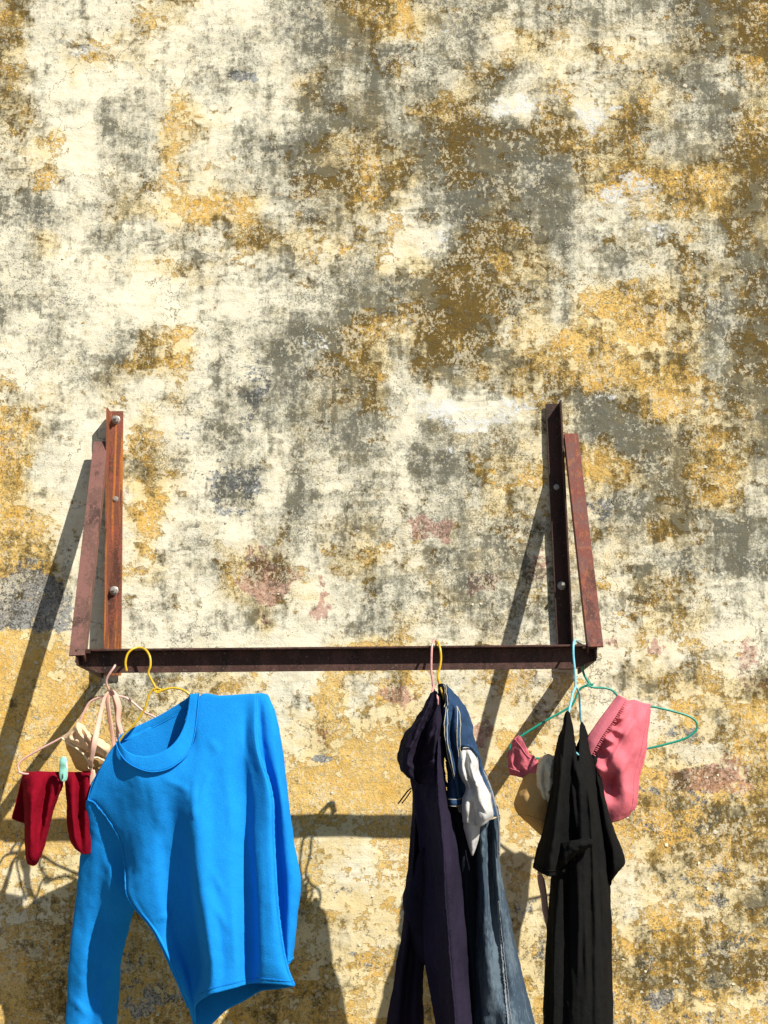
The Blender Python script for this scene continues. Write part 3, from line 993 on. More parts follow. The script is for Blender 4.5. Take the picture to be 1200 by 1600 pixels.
SR = [
 [(398,1084,.334),(404,1083,.334),(409,1083,.330),(414,1084,.326),(420,1087,.316)],
 [(400,1130,.338),(407,1125,.338),(416,1118,.344),(426,1112,.338),(433,1122,.316)],
 [(404,1180,.338),(413,1176,.338),(423,1172,.350),(433,1168,.345),(442,1175,.314)],
 [(420,1240,.330),(427,1240,.326),(436,1240,.350),(443,1238,.345),(450,1238,.308)],
 [(424,1310,.296),(433,1310,.296),(440,1310,.330),(450,1310,.334),(459,1312,.312)],
 [(428,1370,.286),(439,1370,.286),(446,1370,.326),(459,1371,.330),(470,1375,.306)],
 [(430,1430,.286),(441,1430,.286),(447,1430,.324),(457,1430,.328),(466,1428,.306)],
 [(434,1480,.290),(442,1480,.290),(447,1482,.322),(454,1483,.324),(460,1482,.304)],
 [(440,1507,.300),(444,1509,.302),(449,1509,.325),(453,1506,.322),(458,1500,.300)],
]
rsl = Cloth(tube_rows(SR, [.30, .29, .285, .275, .265, .258, .258, .262, .27]), 56, 90, True, wr=0.002, ws=(22, 8), seed=9, fine=0.0008)
rsl.build('sleeve', M['blue'], sh)
seam_on(rsl, [(u_, 0.965) for u_ in np.linspace(0.02, 0.5, 10)], 'cuff_seam', sh, M['blue_seam'], 0.0011, 40, 0.0006)

# ---- pale pink hanger on the left with bra and maroon leggings
DP = 0.262
ph = thing('wire_hanger', 'pale pink wire hanger at the left end of the bar behind the blue shirt', 'hanger', at(172, 1050, DP), 'coloured wire hangers on the bar')
wire('hook', [(190, 1030, .275), (182, 1036, .284), (178, 1043, .296), (173, 1050, .297), (168, 1058, .294), (166, 1066, .290), (169, 1075, .282), (175, 1083, .275), (177, 1090, .270)], 0.0026, M['w_pink'], ph, 50)
wire('frame', [(180, 1081, .27), (172, 1087, .27), (158, 1089, .268), (145, 1094, .266), (138, 1100, .265), (131, 1113, .264), (123, 1130, .263), (112, 1143, .262), (92, 1155, .262), (62, 1171, .262), (38, 1185, .262), (29, 1194, .262), (29, 1201, .262), (38, 1209, .262),
                (100, 1211, .262), (200, 1206, .262), (300, 1196, .262), (330, 1185, .262), (325, 1172, .262), (280, 1142, .262), (245, 1122, .264), (225, 1112, .265), (208, 1098, .266), (196, 1090, .268), (183, 1087, .27), (172, 1083, .272)], 0.0024, M['w_pink'], ph, 200)
bra = thing('bra', 'beige bra with pink straps bundled on the pale pink hanger left of the blue shirt', 'bra', at(140, 1150, DP), 'bras drying on the hangers')
C1 = [
 [(95,1151,.268),(103,1145,.275),(112,1138,.280),(118,1130,.282),(122,1128,.280),(131,1134,.278),(141,1144,.276),(152,1152,.272),(164,1160,.268),(172,1165,.262)],
 [(97,1154,.272),(106,1149,.292),(115,1143,.300),(120,1137,.305),(126,1136,.296),(135,1142,.303),(144,1150,.300),(152,1157,.292),(162,1164,.288),(172,1168,.266)],
 [(100,1157,.274),(109,1154,.300),(117,1149,.290),(123,1146,.312),(130,1147,.300),(137,1151,.316),(144,1157,.300),(152,1163,.305),(162,1170,.296),(173,1172,.268)],
 [(103,1161,.272),(112,1160,.292),(120,1158,.304),(128,1158,.296),(134,1160,.310),(141,1163,.296),(147,1167,.304),(154,1171,.296),(163,1177,.284),(173,1180,.266)],
 [(106,1164,.268),(115,1166,.276),(124,1169,.282),(131,1172,.284),(137,1174,.284),(143,1176,.280),(149,1179,.278),(155,1181,.276),(163,1185,.270),(172,1188,.262)],
]
Cloth(C1, 60, 36, False, wr=0.003, ws=(40, 40), seed=13, fine=0.0015).build('cup', M['beige'], bra, 0.003)
C2 = [
 [(101,1158,.262),(112,1162,.270),(124,1168,.278),(137,1174,.282),(150,1178,.278),(162,1183,.272),(172,1186,.264)],
 [(106,1172,.258),(116,1177,.274),(127,1182,.284),(139,1186,.288),(150,1187,.284),(161,1189,.274),(170,1192,.262)],
 [(112,1186,.256),(121,1190,.268),(131,1194,.276),(141,1197,.280),(150,1197,.276),(159,1198,.268),(167,1200,.260)],
 [(118,1201,.254),(125,1204,.260),(134,1207,.264),(142,1209,.266),(150,1209,.264),(157,1209,.260),(164,1210,.256)],
]
Cloth(C2, 44, 30, False, wr=0.003, ws=(40, 26), seed=14).build('cup', M['tan'], bra, 0.003)
tube('cup_edge', [at(*p) for p in resample([(96,1153,.276),(110,1163,.286),(122,1171,.290),(130,1178,.292),(136,1186,.292),(141,1195,.292)], 40)], 0.0020, M['cream'], bra, 6)
tube('cup_edge', [at(*p) for p in resample([(146,1184,.290),(153,1184,.288),(161,1188,.284),(168,1192,.276)], 20)], 0.0020, M['cream'], bra, 6)
ribbon('strap', [(169,1081,.282),(163,1092,.284),(158,1112,.288),(153,1135,.300),(148,1160,.318),(143,1185,.306),(141,1196,.296)], [.004,.007,.009,.011,.012,.010,.009], M['strap'], bra, roll=0.5)
ribbon('strap', [(172,1081,.280),(168,1095,.280),(170,1115,.278),(173,1135,.276),(176,1152,.272),(178,1168,.268)], [.005,.010,.011,.010,.008,.006], M['strap'], bra, roll=-0.5)
ribbon('strap', [(176,1078,.282),(181,1088,.284),(186,1105,.282),(185,1125,.280),(190,1145,.278),(195,1160,.274)], [.004,.012,.013,.010,.009,.008], M['strap'], bra, roll=0.7)
ribbon('strap', [(175,1078,.279),(180,1100,.276),(184,1130,.274),(182,1160,.270)], [.004,.008,.008,.006], M['strap'], bra, roll=0.9)
tube('strap_ring', [at(141 + 3.6 * math.cos(a), 1198 + 3.6 * math.sin(a), .294) for a in np.linspace(0, 2 * math.pi, 20)[:-1]], 0.0010, M['metal'], bra, 6, closed=True)
ribbon('strap', [(142,1200,.292),(144,1207,.290),(143,1215,.288),(142,1228,.286)], [.006,.006,.008,.006], M['strap'], bra, n=16)
ribbon('strap', [(146,1203,.288),(147,1212,.286),(146,1226,.284)], [.005,.006,.004], M['cream'], bra, n=14)

mr = thing('leggings', 'dark red leggings folded over the lower wire of the pale pink hanger', 'leggings', at(80, 1206, DP))
ML = [
 [(36,1206,.250),(50,1206,.262),(63,1206,.266),(76,1206,.268),(88,1206,.268),(99,1206,.266)],
 [(34,1218,.252),(50,1216,.282),(63,1216,.284),(74,1218,.272),(86,1220,.290),(98,1226,.272)],
 [(36,1246,.252),(47,1244,.300),(58,1244,.296),(70,1246,.270),(80,1246,.292),(92,1242,.266)],
 [(37,1275,.252),(46,1275,.304),(55,1275,.296),(65,1276,.274),(74,1276,.290),(83,1274,.262)],
 [(38,1305,.254),(45,1306,.300),(52,1306,.302),(60,1306,.284),(68,1306,.284),(75,1304,.262)],
 [(39,1334,.256),(44,1336,.288),(50,1337,.294),(56,1337,.288),(62,1336,.280),(67,1330,.262)],
 [(41,1349,.262),(44,1351,.272),(49,1353,.276),(54,1353,.276),(58,1351,.270),(61,1347,.262)],
]
Cloth(tube_rows(ML, [.252, .245, .243, .243, .245, .248, .260]), 72, 80, True, wr=0.003, ws=(26, 8), seed=21).build('leg', M['maroon'], mr)
MB = [
 [(37,1205,.256),(40,1206,.244),(44,1206,.238)],
 [(32,1225,.250),(38,1226,.238),(44,1226,.232)],
 [(25,1250,.246),(34,1252,.236),(44,1252,.230)],
 [(18,1279,.244),(30,1284,.236),(44,1288,.230)],
]
Cloth(tube_rows(MB, [.23, .225, .222, .222]), 24, 30, True, wr=0.003, seed=22).build('back_panel', M['maroon'], mr)
MR = [
 [(98,1206,.266),(112,1206,.270),(125,1206,.268),(138,1205,.266),(150,1204,.262),(160,1204,.256)],
 [(101,1222,.262),(113,1222,.284),(125,1222,.266),(137,1222,.282),(149,1222,.268),(160,1222,.256)],
 [(103,1255,.258),(113,1254,.296),(124,1254,.268),(135,1254,.292),(147,1254,.268),(158,1254,.254)],
 [(104,1285,.256),(114,1286,.300),(124,1286,.276),(134,1286,.292),(146,1286,.270),(156,1286,.254)],
 [(109,1310,.258),(117,1314,.292),(126,1316,.282),(135,1316,.286),(144,1314,.268),(152,1312,.256)],
 [(117,1326,.260),(122,1330,.276),(129,1334,.278),(136,1335,.276),(142,1333,.268),(148,1328,.260)],
]
Cloth(tube_rows(MR, [.252, .245, .242, .242, .248, .256]), 64, 60, True, wr=0.003, ws=(26, 8), seed=23).build('leg', M['maroon'], mr)

pg = thing('clothes_peg', 'mint green plastic clothes peg gripping the dark red leggings', 'clothes peg', at(97, 1200, 0.29))
def peg_half(d0, sx, top):
    # elongated rounded paddle
    prof = [(1182, 1.5), (1185, 4.0), (1192, 5.0), (1200, 5.6), (1208, 5.6), (1214, 5.2), (1219, 3.6), (1221, 1.2)]
    rows = []
    for y, w in prof:
        w *= 1.0
        dd = d0 + (0.004 if y < 1196 else 0) * sx + 0.002 * math.sin((y - 1182) / 39 * math.pi)
        r = []
        for k in range(12):
            a = 2 * math.pi * k / 12
            r.append((98 + top + w * math.cos(a), y, dd + 0.0030 * math.sin(a)))
        rows.append(r)
    return Cloth(rows, 24, 24, True, wr=0, fine=0)
peg_half(0.309, 1, 0).build('paddle', M['mint'], pg, 0)
peg_half(0.290, -1, 2.5).build('paddle', M['mint'], pg, 0)
tube('spring', [at(98 + 4.6 * math.cos(a), 1204 + 0.25 * a, .3 + .010 * math.sin(a)) for a in np.linspace(0, 20, 80)], 0.0007, M['metal'], pg, 6)
tube('slot_shadow', [at(98, 1209, .3145), at(98, 1216, .3140)], 0.0012, plain('peg_shadow_slot', (0.04, 0.12, 0.10), 0.6), pg, 6)  # dark strip standing for the shade inside the slot

# ---- centre: rose hanger with navy trousers, yellow hanger with jeans (both turned edge-on to the wall)
def edge_hanger(label, hook, frame, mat, loc, out=0.0):
    frame = [(x, y, d + out * min(1.0, k / 2.0, (len(frame) - 1 - k) / 2.0)) for k, (x, y, d) in enumerate(frame)]
    h = thing('wire_hanger', label, 'hanger', at(*loc), 'coloured wire hangers on the bar')
    wire('hook', hook, 0.0026, mat, h, 70)
    wire('frame', frame, 0.0024, mat, h, 120)
    return h
edge_hanger('rose coloured wire hanger turned edge on at the middle of the bar with navy trousers',
    [(684, 1030, .262), (682, 1008, .268), (680, 1000, .290), (678, 1001, .318), (675, 1010, .331), (674, 1030, .334), (674, 1050, .334), (676, 1064, .333), (677, 1078, .332)],
    [(678, 1070, .336), (676, 1082, .345), (683, 1088, .350), (684, 1098, .352), (682, 1118, .340), (677, 1140, .335), (674, 1160, .33), (676, 1150, .31), (680, 1120, .24), (684, 1100, .24), (683, 1088, .30), (678, 1078, .33)],
    M['w_rose'], (678, 1001, .30), 0.08)
edge_hanger('ochre yellow wire hanger turned edge on carrying the jeans',
    [(682, 1030, .266), (681, 1010, .272), (683, 1003, .296), (685, 1005, .320), (688, 1015, .331), (689, 1030, .333), (687, 1044, .334), (684, 1055, .334), (686, 1068, .333)],
    [(686, 1062, .333), (688, 1072, .335), (691, 1082, .325), (698, 1110, .31), (704, 1150, .30), (708, 1165, .29), (706, 1150, .27), (700, 1110, .24), (690, 1080, .29), (686, 1068, .33)],
    M['w_yellow'], (685, 1004, .30), 0.08)

OUT[0] = 0.08
nt = thing('trousers', 'navy purple drawstring trousers bunched on the rose hanger left of the jeans', 'trousers', at(670, 1090, 0.33))
NW = [
 [(673,1084,.330),(676,1080,.345),(679,1079,.350),(682,1080,.350),(684,1083,.345),(686,1088,.330)],
 [(662,1104,.320),(669,1102,.360),(675,1104,.350),(680,1112,.372),(685,1110,.372),(690,1106,.330)],
 [(646,1128,.300),(656,1128,.372),(666,1129,.350),(676,1130,.390),(685,1128,.392),(692,1126,.335)],
 [(631,1152,.290),(644,1153,.380),(658,1154,.352),(670,1154,.392),(683,1152,.400),(692,1150,.340)],
 [(621,1181,.288),(636,1183,.385),(652,1184,.348),(667,1184,.376),(681,1184,.395),(690,1183,.340)],
 [(627,1204,.290),(639,1210,.375),(654,1210,.350),(668,1212,.380),(683,1212,.395),(693,1210,.340)],
 [(641,1212,.292),(650,1222,.350),(660,1226,.340),(671,1228,.376),(686,1230,.390),(697,1230,.340)],
]
Cloth(tube_rows(NW, [.30, .26, .23, .22, .22, .23, .25]), 110, 100, True, wr=0.006, ws=(30, 13), seed=31, fine=0.002, creases=[(664,1132,630,1185,.014,3),(678,1130,656,1195,.014,3.5),(686,1120,672,1205,.012,3.5),(650,1200,690,1185,.010,4),(628,1192,660,1205,.010,4)]).build('waist', M['navy'], nt)
NR = [
 [(668,1150,.300),(674,1150,.340),(680,1150,.384),(686,1150,.396),(690,1152,.360),(693,1156,.330)],
 [(655,1205,.300),(664,1205,.340),(674,1203,.366),(684,1200,.408),(689,1201,.384),(694,1204,.330)],
 [(645,1250,.300),(658,1250,.324),(672,1250,.368),(686,1250,.412),(693,1250,.392),(700,1250,.330)],
 [(655,1310,.296),(666,1310,.320),(678,1310,.364),(691,1310,.420),(704,1310,.398),(715,1310,.330)],
 [(657,1370,.296),(668,1370,.320),(681,1370,.364),(695,1370,.424),(709,1370,.402),(721,1370,.332)],
 [(659,1430,.296),(671,1430,.320),(684,1430,.364),(698,1430,.426),(713,1430,.404),(726,1430,.334)],
 [(663,1495,.298),(675,1495,.322),(688,1495,.366),(703,1495,.426),(718,1495,.406),(731,1495,.336)],
 [(671,1550,.300),(681,1550,.324),(693,1550,.368),(708,1550,.426),(722,1550,.406),(734,1550,.338)],
 [(680,1605,.300),(688,1605,.324),(699,1605,.368),(712,1605,.424),(726,1605,.406),(738,1605,.340)],
 [(684,1665,.300),(692,1665,.324),(702,1665,.368),(715,1665,.422),(728,1665,.406),(741,1665,.340)],
]
nr = Cloth(tube_rows(NR, [.29, .28, .275, .265, .265, .265, .268, .27, .272, .275]), 84, 130, True, wr=0.004, ws=(34, 6), seed=33)
nr.build('leg', M['purple'], nt)
seam_on(nr, [(3.05 / 10, v_) for v_ in np.linspace(0.04, 1, 14)], 'side_seam', nt, M['purple'], 0.0022, 160, 0.0010, 0.0006)
NL = [
 [(640,1210,.270),(648,1214,.300),(656,1218,.310),(665,1222,.312),(674,1226,.300)],
 [(644,1250,.262),(650,1252,.300),(657,1254,.290),(664,1256,.304),(672,1260,.290)],
 [(641,1310,.256),(648,1310,.296),(655,1310,.276),(663,1310,.298),(671,1310,.280)],
 [(636,1375,.250),(644,1375,.290),(652,1375,.262),(661,1375,.286),(671,1375,.272)],
 [(632,1430,.246),(640,1430,.284),(648,1430,.258),(658,1430,.276),(669,1430,.266)],
 [(624,1480,.244),(634,1480,.280),(643,1480,.256),(653,1480,.272),(664,1485,.262)],
 [(616,1530,.244),(627,1530,.282),(638,1530,.256),(650,1530,.274),(663,1530,.258)],
 [(605,1600,.244),(619,1600,.284),(632,1600,.258),(647,1600,.276),(663,1600,.256)],
 [(596,1665,.244),(612,1665,.282),(628,1665,.258),(645,1665,.274),(662,1665,.256)],
]
Cloth(tube_rows(NL, [.25, .235, .225, .22, .215, .212, .212, .212, .214]), 64, 120, True, wr=0.004, ws=(34, 6), seed=35).build('leg', M['navy'], nt)
NG = [  # gusset hanging between the legs
 [(655,1330,.29),(660,1325,.31),(668,1325,.31),(675,1330,.30)],
 [(638,1378,.27),(648,1375,.30),(662,1372,.31),(678,1372,.30)],
 [(627,1399,.262),(640,1405,.296),(658,1405,.305),(680,1405,.30)],
 [(632,1440,.262),(643,1442,.290),(660,1442,.300),(682,1442,.30)],
 [(645,1480,.264),(652,1486,.280),(662,1492,.290),(680,1488,.295)],
 [(660,1502,.268),(664,1508,.276),(669,1512,.280),(678,1506,.285)],
]
Cloth(tube_rows(NG, .255), 48, 60, True, wr=0.005, ws=(30, 10), seed=37).build('gusset', M['navy'], nt)
tube('drawstring', [at(*p) for p in resample([(642,1232,.30),(637,1236,.325),(631,1244,.33),(625,1252,.33),(622,1256,.33)], 24)], 0.0016, M['navy'], nt, 6)
tube('drawstring', [at(*p) for p in resample([(642,1236,.30),(638,1242,.32),(633,1249,.325),(628,1255,.325)], 24)], 0.0013, M['navy'], nt, 6)

jn = thing('jeans', 'faded blue jeans with a white pocket turned out hanging beside the navy trousers', 'jeans', at(710, 1080, 0.31))
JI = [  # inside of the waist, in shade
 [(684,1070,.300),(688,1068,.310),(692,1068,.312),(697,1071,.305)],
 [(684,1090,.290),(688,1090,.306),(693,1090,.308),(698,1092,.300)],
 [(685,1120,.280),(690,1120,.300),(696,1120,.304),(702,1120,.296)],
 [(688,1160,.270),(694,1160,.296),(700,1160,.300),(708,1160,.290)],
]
Cloth(tube_rows(JI, .262), 28, 36, True, wr=0.003, seed=41).build('waist_lining', M['denim_shaded'], jn)
JU = [
 [(694,1071,.312),(697,1070,.330),(701,1073,.335),(706,1078,.332),(711,1084,.322),(716,1090,.300)],
 [(695,1098,.320),(700,1096,.360),(706,1096,.358),(713,1098,.352),(720,1101,.340),(727,1106,.296)],
 [(690,1114,.326),(697,1112,.376),(705,1114,.356),(714,1116,.366),(724,1118,.350),(733,1120,.292)],
 [(688,1142,.330),(696,1142,.386),(704,1142,.360),(714,1142,.380),(726,1142,.352),(740,1143,.290)],
 [(692,1168,.330),(699,1168,.388),(707,1168,.358),(716,1168,.376),(730,1168,.350),(747,1168,.288)],
 [(700,1195,.330),(706,1195,.384),(713,1195,.356),(722,1195,.366),(738,1196,.350),(754,1196,.290)],
 [(706,1218,.328),(711,1218,.372),(718,1218,.350),(727,1218,.356),(744,1218,.350),(762,1218,.292)],
 [(711,1245,.322),(716,1246,.360),(722,1247,.342),(732,1247,.348),(752,1246,.350),(771,1244,.294)],
 [(714,1268,.315),(720,1270,.346),(727,1272,.335),(737,1274,.340),(758,1276,.348),(779,1276,.298)],
]
ju = Cloth(tube_rows(JU, [.29, .27, .262, .258, .256, .256, .258, .26, .262]), 84, 100, True, wr=0.0045, ws=(30, 14), seed=43, fine=0.002)
ju.build('hip', M['denim_dark'], jn)
for uu, v0, v1, dx in ((0.6, 0.0, 0.20, 0), (1.0, 0.0, 0.18, 0), (0.85, 0.20, 1.0, 0), (1.15, 0.22, 1.0, 0), (2.9, 0.16, 0.66, 0), (3.2, 0.16, 0.66, 0)):
    seam_on(ju, [((uu + 0.12 * math.sin(v_ * 6)) / 10, v_) for v_ in np.linspace(v0, v1, 12)], 'seam_stitch', jn, M['stitch'], 0.0007, 90, 0.0009, 0.0002)
JF = [  # front fly flap hanging down with the end of the waistband
 [(696,1190,.330),(701,1188,.352),(707,1188,.350),(712,1190,.335)],
 [(699,1212,.330),(704,1212,.356),(711,1212,.354),(717,1213,.338)],
 [(698,1232,.330),(705,1232,.358),(714,1232,.356),(721,1233,.340)],
 [(697,1246,.330),(705,1247,.358),(714,1247,.356),(723,1246,.340)],
]
Cloth(tube_rows(JF, .318), 32, 30, True, wr=0.002, seed=44).build('fly', M['denim_dark'], jn)
WB = [[(697,1245,.334),(704,1247,.362),(714,1247,.360),(723,1244,.344)], [(697,1253,.334),(704,1255,.366),(714,1255,.364),(723,1252,.346)], [(698,1259,.334),(704,1261,.362),(714,1261,.360),(722,1259,.344)]]
wbc = Cloth(tube_rows(WB, .322), 32, 10, True, wr=0.001, seed=45)
wbc.build('waistband', M['denim_dark'], jn)
for vv_ in (0.15, 0.85):
    seam_on(wbc, [(u_, vv_) for u_ in np.linspace(0.03, 0.47, 8)], 'seam_stitch', jn, M['stitch'], 0.0006, 30, 0.0006)
PK = [
 [(718,1170,.356),(722,1167,.366),(728,1166,.368),(734,1168,.366),(741,1174,.358),(747,1181,.348)],
 [(716,1184,.360),(722,1182,.378),(729,1181,.374),(736,1184,.386),(743,1188,.372),(749,1192,.352)],
 [(716,1198,.360),(722,1198,.386),(729,1198,.374),(736,1199,.396),(744,1201,.376),(750,1204,.352)],
 [(720,1214,.360),(726,1214,.388),(733,1214,.378),(740,1215,.400),(747,1216,.378),(754,1217,.354)],
 [(727,1230,.360),(733,1229,.386),(739,1230,.380),(746,1231,.408),(753,1231,.392),(762,1230,.356)],
 [(724,1248,.360),(731,1248,.390),(739,1249,.384),(748,1250,.412),(758,1250,.404),(768,1249,.358)],
 [(722,1268,.360),(730,1268,.388),(740,1270,.378),(751,1271,.410),(762,1271,.410),(773,1270,.360)],
 [(723,1284,.360),(730,1286,.384),(739,1289,.376),(749,1290,.394),(760,1286,.396),(772,1278,.362)],
]
pkc = Cloth(tube_rows(PK, [.350, .348, .346, .346, .346, .346, .348, .352]), 84, 90, True, wr=0.0035, ws=(36, 22), seed=46, fine=0.0012, creases=[(728,1172,748,1206,.006,3),(722,1180,728,1225,.006,3),(749,1212,736,1255,.012,4),(751,1216,771,1276,.008,3.5),(744,1258,762,1276,-.006,3),(754,1236,760,1268,-.004,2.5),(728,1240,730,1280,.008,3.5)])
pkc.build('pocket_lining', M['white'], jn)
PT = [
 [(723,1278,.356),(730,1280,.372),(738,1282,.376),(746,1284,.372),(752,1284,.356)],
 [(725,1296,.356),(731,1297,.372),(738,1298,.378),(745,1298,.372),(750,1296,.356)],
 [(729,1312,.356),(733,1314,.368),(738,1315,.374),(743,1314,.368),(748,1310,.356)],
 [(734,1328,.354),(736,1330,.360),(738,1331,.364),(740,1329,.360),(743,1325,.354)],
 [(737,1335,.354),(737.5,1336,.356),(738,1336.5,.358),(738.5,1336,.356),(739,1335,.354)],
]
Cloth(tube_rows(PT, .350), 44, 40, True, wr=0.002, seed=47).build('pocket_lining', M['white'], jn)
tube('pocket_edge', [at(*p) for p in resample([(716,1168,.366),(726,1165,.376),(735,1167,.376),(743,1175,.370),(749,1185,.364),(751,1198,.362),(754,1208,.362)], 50)], 0.0030, M['denim_dark'], jn, 8)
tube('side_seam', [at(*p) for p in resample([(736,1166,.372),(747,1182,.362),(752,1200,.358),(760,1215,.360),(768,1236,.366),(773,1255,.368),(777,1272,.366),(780,1300,.356),(780,1335,.352)], 120)], 0.0022, M['dark_stitch'], jn, 6)
tube('drawstring_loop', [at(*p) for p in resample([(727,1325,.36),(729,1340,.365),(732,1352,.365),(733,1360,.365)], 20)], 0.0010, M['navy'], jn, 6)
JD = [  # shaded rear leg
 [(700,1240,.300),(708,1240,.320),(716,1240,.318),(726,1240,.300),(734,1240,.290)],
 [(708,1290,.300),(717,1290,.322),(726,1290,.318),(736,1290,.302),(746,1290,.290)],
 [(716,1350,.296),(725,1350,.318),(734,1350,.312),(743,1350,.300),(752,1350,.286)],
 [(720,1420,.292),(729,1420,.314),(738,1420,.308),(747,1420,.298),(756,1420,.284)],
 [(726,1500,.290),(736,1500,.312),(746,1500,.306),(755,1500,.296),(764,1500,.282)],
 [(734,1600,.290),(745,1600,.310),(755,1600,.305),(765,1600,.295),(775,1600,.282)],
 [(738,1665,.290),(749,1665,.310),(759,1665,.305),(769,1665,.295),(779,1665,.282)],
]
Cloth(tube_rows(JD, [.27, .265, .262, .260, .258, .258, .258]), 52, 90, True, wr=0.004, ws=(30, 7), seed=48).build('leg', M['denim_shaded'], jn)
JL = [
 [(735,1284,.300),(745,1284,.350),(755,1284,.352),(764,1282,.330),(773,1279,.352),(781,1276,.310)],
 [(741,1310,.296),(749,1310,.350),(758,1310,.354),(766,1310,.318),(774,1310,.348),(780,1310,.306)],
 [(743,1345,.292),(750,1345,.350),(758,1345,.356),(767,1345,.312),(775,1345,.350),(781,1345,.302)],
 [(744,1390,.290),(752,1390,.352),(760,1390,.358),(770,1390,.318),(779,1390,.352),(787,1390,.300)],
 [(742,1440,.288),(752,1440,.346),(762,1440,.358),(773,1440,.330),(785,1440,.354),(797,1440,.298)],
 [(740,1490,.288),(752,1490,.340),(764,1490,.362),(778,1490,.346),(793,1490,.352),(808,1490,.298)],
 [(739,1540,.288),(752,1540,.336),(767,1540,.366),(783,1540,.350),(802,1540,.354),(820,1540,.298)],
 [(738,1600,.288),(754,1600,.336),(772,1600,.352),(790,1600,.374),(813,1600,.358),(836,1600,.298)],
 [(738,1668,.288),(756,1668,.336),(776,1668,.352),(797,1668,.374),(824,1668,.358),(850,1668,.298)],
]
jl = Cloth(tube_rows(JL, [.28, .27, .265, .262, .26, .26, .26, .26, .26]), 90, 120, True, wr=0.004, ws=(30, 6), seed=49, fine=0.0018)
jl.build('leg', M['denim'], jn)
seam_on(jl, [((3.45 + 0.25 * math.sin(v_ * 5)) / 10, v_) for v_ in np.linspace(0.42, 1.0, 14)], 'side_seam', jn, M['dark_stitch'], 0.0022, 140, 0.0008, 0.0009, 0.5)
seam_on(jl, [((3.65 + 0.25 * math.sin(v_ * 5)) / 10, v_) for v_ in np.linspace(0.42, 1.0, 14)], 'seam_stitch', jn, M['dark_stitch'], 0.0008, 140, 0.0008, 0.0005, 0.5)

OUT[0] = 0.0
# ---- right: green hanger with bra and pink underpants, light blue hanger with black shirt
DG = 0.262
gh = thing('wire_hanger', 'green wire hanger at the right end of the bar carrying the pink underpants', 'hanger', at(915, 1045, DG), 'coloured wire hangers on the bar')
wire('hook', [(898, 1012, .24), (905, 1006, .245), (912, 1012, .25), (914, 1026, .255), (912, 1038, .262), (911, 1048, .265), (914, 1057, .266), (919, 1065, .266), (924, 1072, .266)], 0.0026, M['w_green'], gh, 60)
wire('frame', [(927, 1069, .268), (918, 1071, .268), (908, 1075, .266), (902, 1084, .264), (896, 1098, .262), (885, 1108, .262), (860, 1122, .262), (835, 1137, .262), (812, 1152, .262), (800, 1162, .262), (797, 1172, .262), (806, 1180, .262),
                (860, 1186, .262), (940, 1184, .262), (1005, 1171, .262), (1040, 1163, .262), (1070, 1154, .262), (1086, 1143, .262), (1089, 1131, .262), (1078, 1120, .262), (1050, 1111, .262), (1018, 1104, .262), (985, 1100, .262), (968, 1090, .262), (957, 1079, .264), (945, 1075, .266), (927, 1074, .268), (918, 1070, .27)], 0.0025, M['w_green'], gh, 220)
tube('wrap', [at(921 + 4.5 * math.cos(a), 1070.5 + 2.6 * math.sin(a), .268 + .003 * math.sin(a * .5)) for a in np.linspace(0, 13, 50)], 0.0014, M['w_green'], gh, 6)

up = thing('underpants', 'coral pink underpants stretched over the green hanger behind the black shirt', 'underpants', at(965, 1150, DG))
U1 = [
 [(967,1087,.272),(974,1091,.284),(983,1095,.286),(993,1094,.288),(1004,1098,.286),(1017,1100,.270)],
 [(954,1103,.274),(962,1108,.284),(973,1114,.310),(986,1118,.300),(1000,1122,.302),(1015,1122,.272)],
 [(940,1120,.276),(949,1127,.288),(961,1134,.300),(976,1140,.318),(994,1146,.304),(1011,1148,.272)],
 [(927,1137,.276),(936,1146,.290),(949,1155,.320),(966,1162,.312),(986,1170,.306),(1008,1174,.272)],
 [(918,1153,.274),(927,1165,.290),(941,1176,.300),(959,1186,.325),(980,1194,.310),(1003,1196,.272)],
 [(912,1180,.272),(922,1192,.288),(936,1203,.318),(955,1212,.306),(976,1217,.314),(998,1216,.272)],
 [(910,1210,.272),(921,1219,.288),(935,1228,.298),(954,1236,.288),(975,1240,.312),(996,1240,.272)],
 [(912,1240,.270),(922,1247,.284),(935,1254,.294),(953,1259,.300),(974,1262,.302),(994,1258,.270)],
 [(922,1268,.268),(929,1274,.276),(938,1280,.282),(952,1285,.284),(968,1282,.284),(984,1274,.268)],
]
u1 = Cloth(tube_rows(U1, [.262, .256, .252, .25, .25, .25, .25, .252, .26]), 96, 90, True, wr=0.002, ws=(26, 18), seed=51, fine=0.0008, creases=[(948,1136,974,1146,.010,4),(938,1150,962,1162,.011,4),(930,1164,956,1175,.009,4.5),(955,1127,975,1120,.007,3),(962,1112,980,1106,.006,3),(994,1120,944,1207,.009,3.5),(1002,1150,958,1228,.007,4.5),(1008,1108,985,1180,.005,4),(936,1216,966,1224,-.020,11),(985,1225,975,1268,.005,5),(1012,1110,999,1240,.004,3),(925,1196,950,1206,.010,6)])
u1.build('front_panel', M['pink'], up)
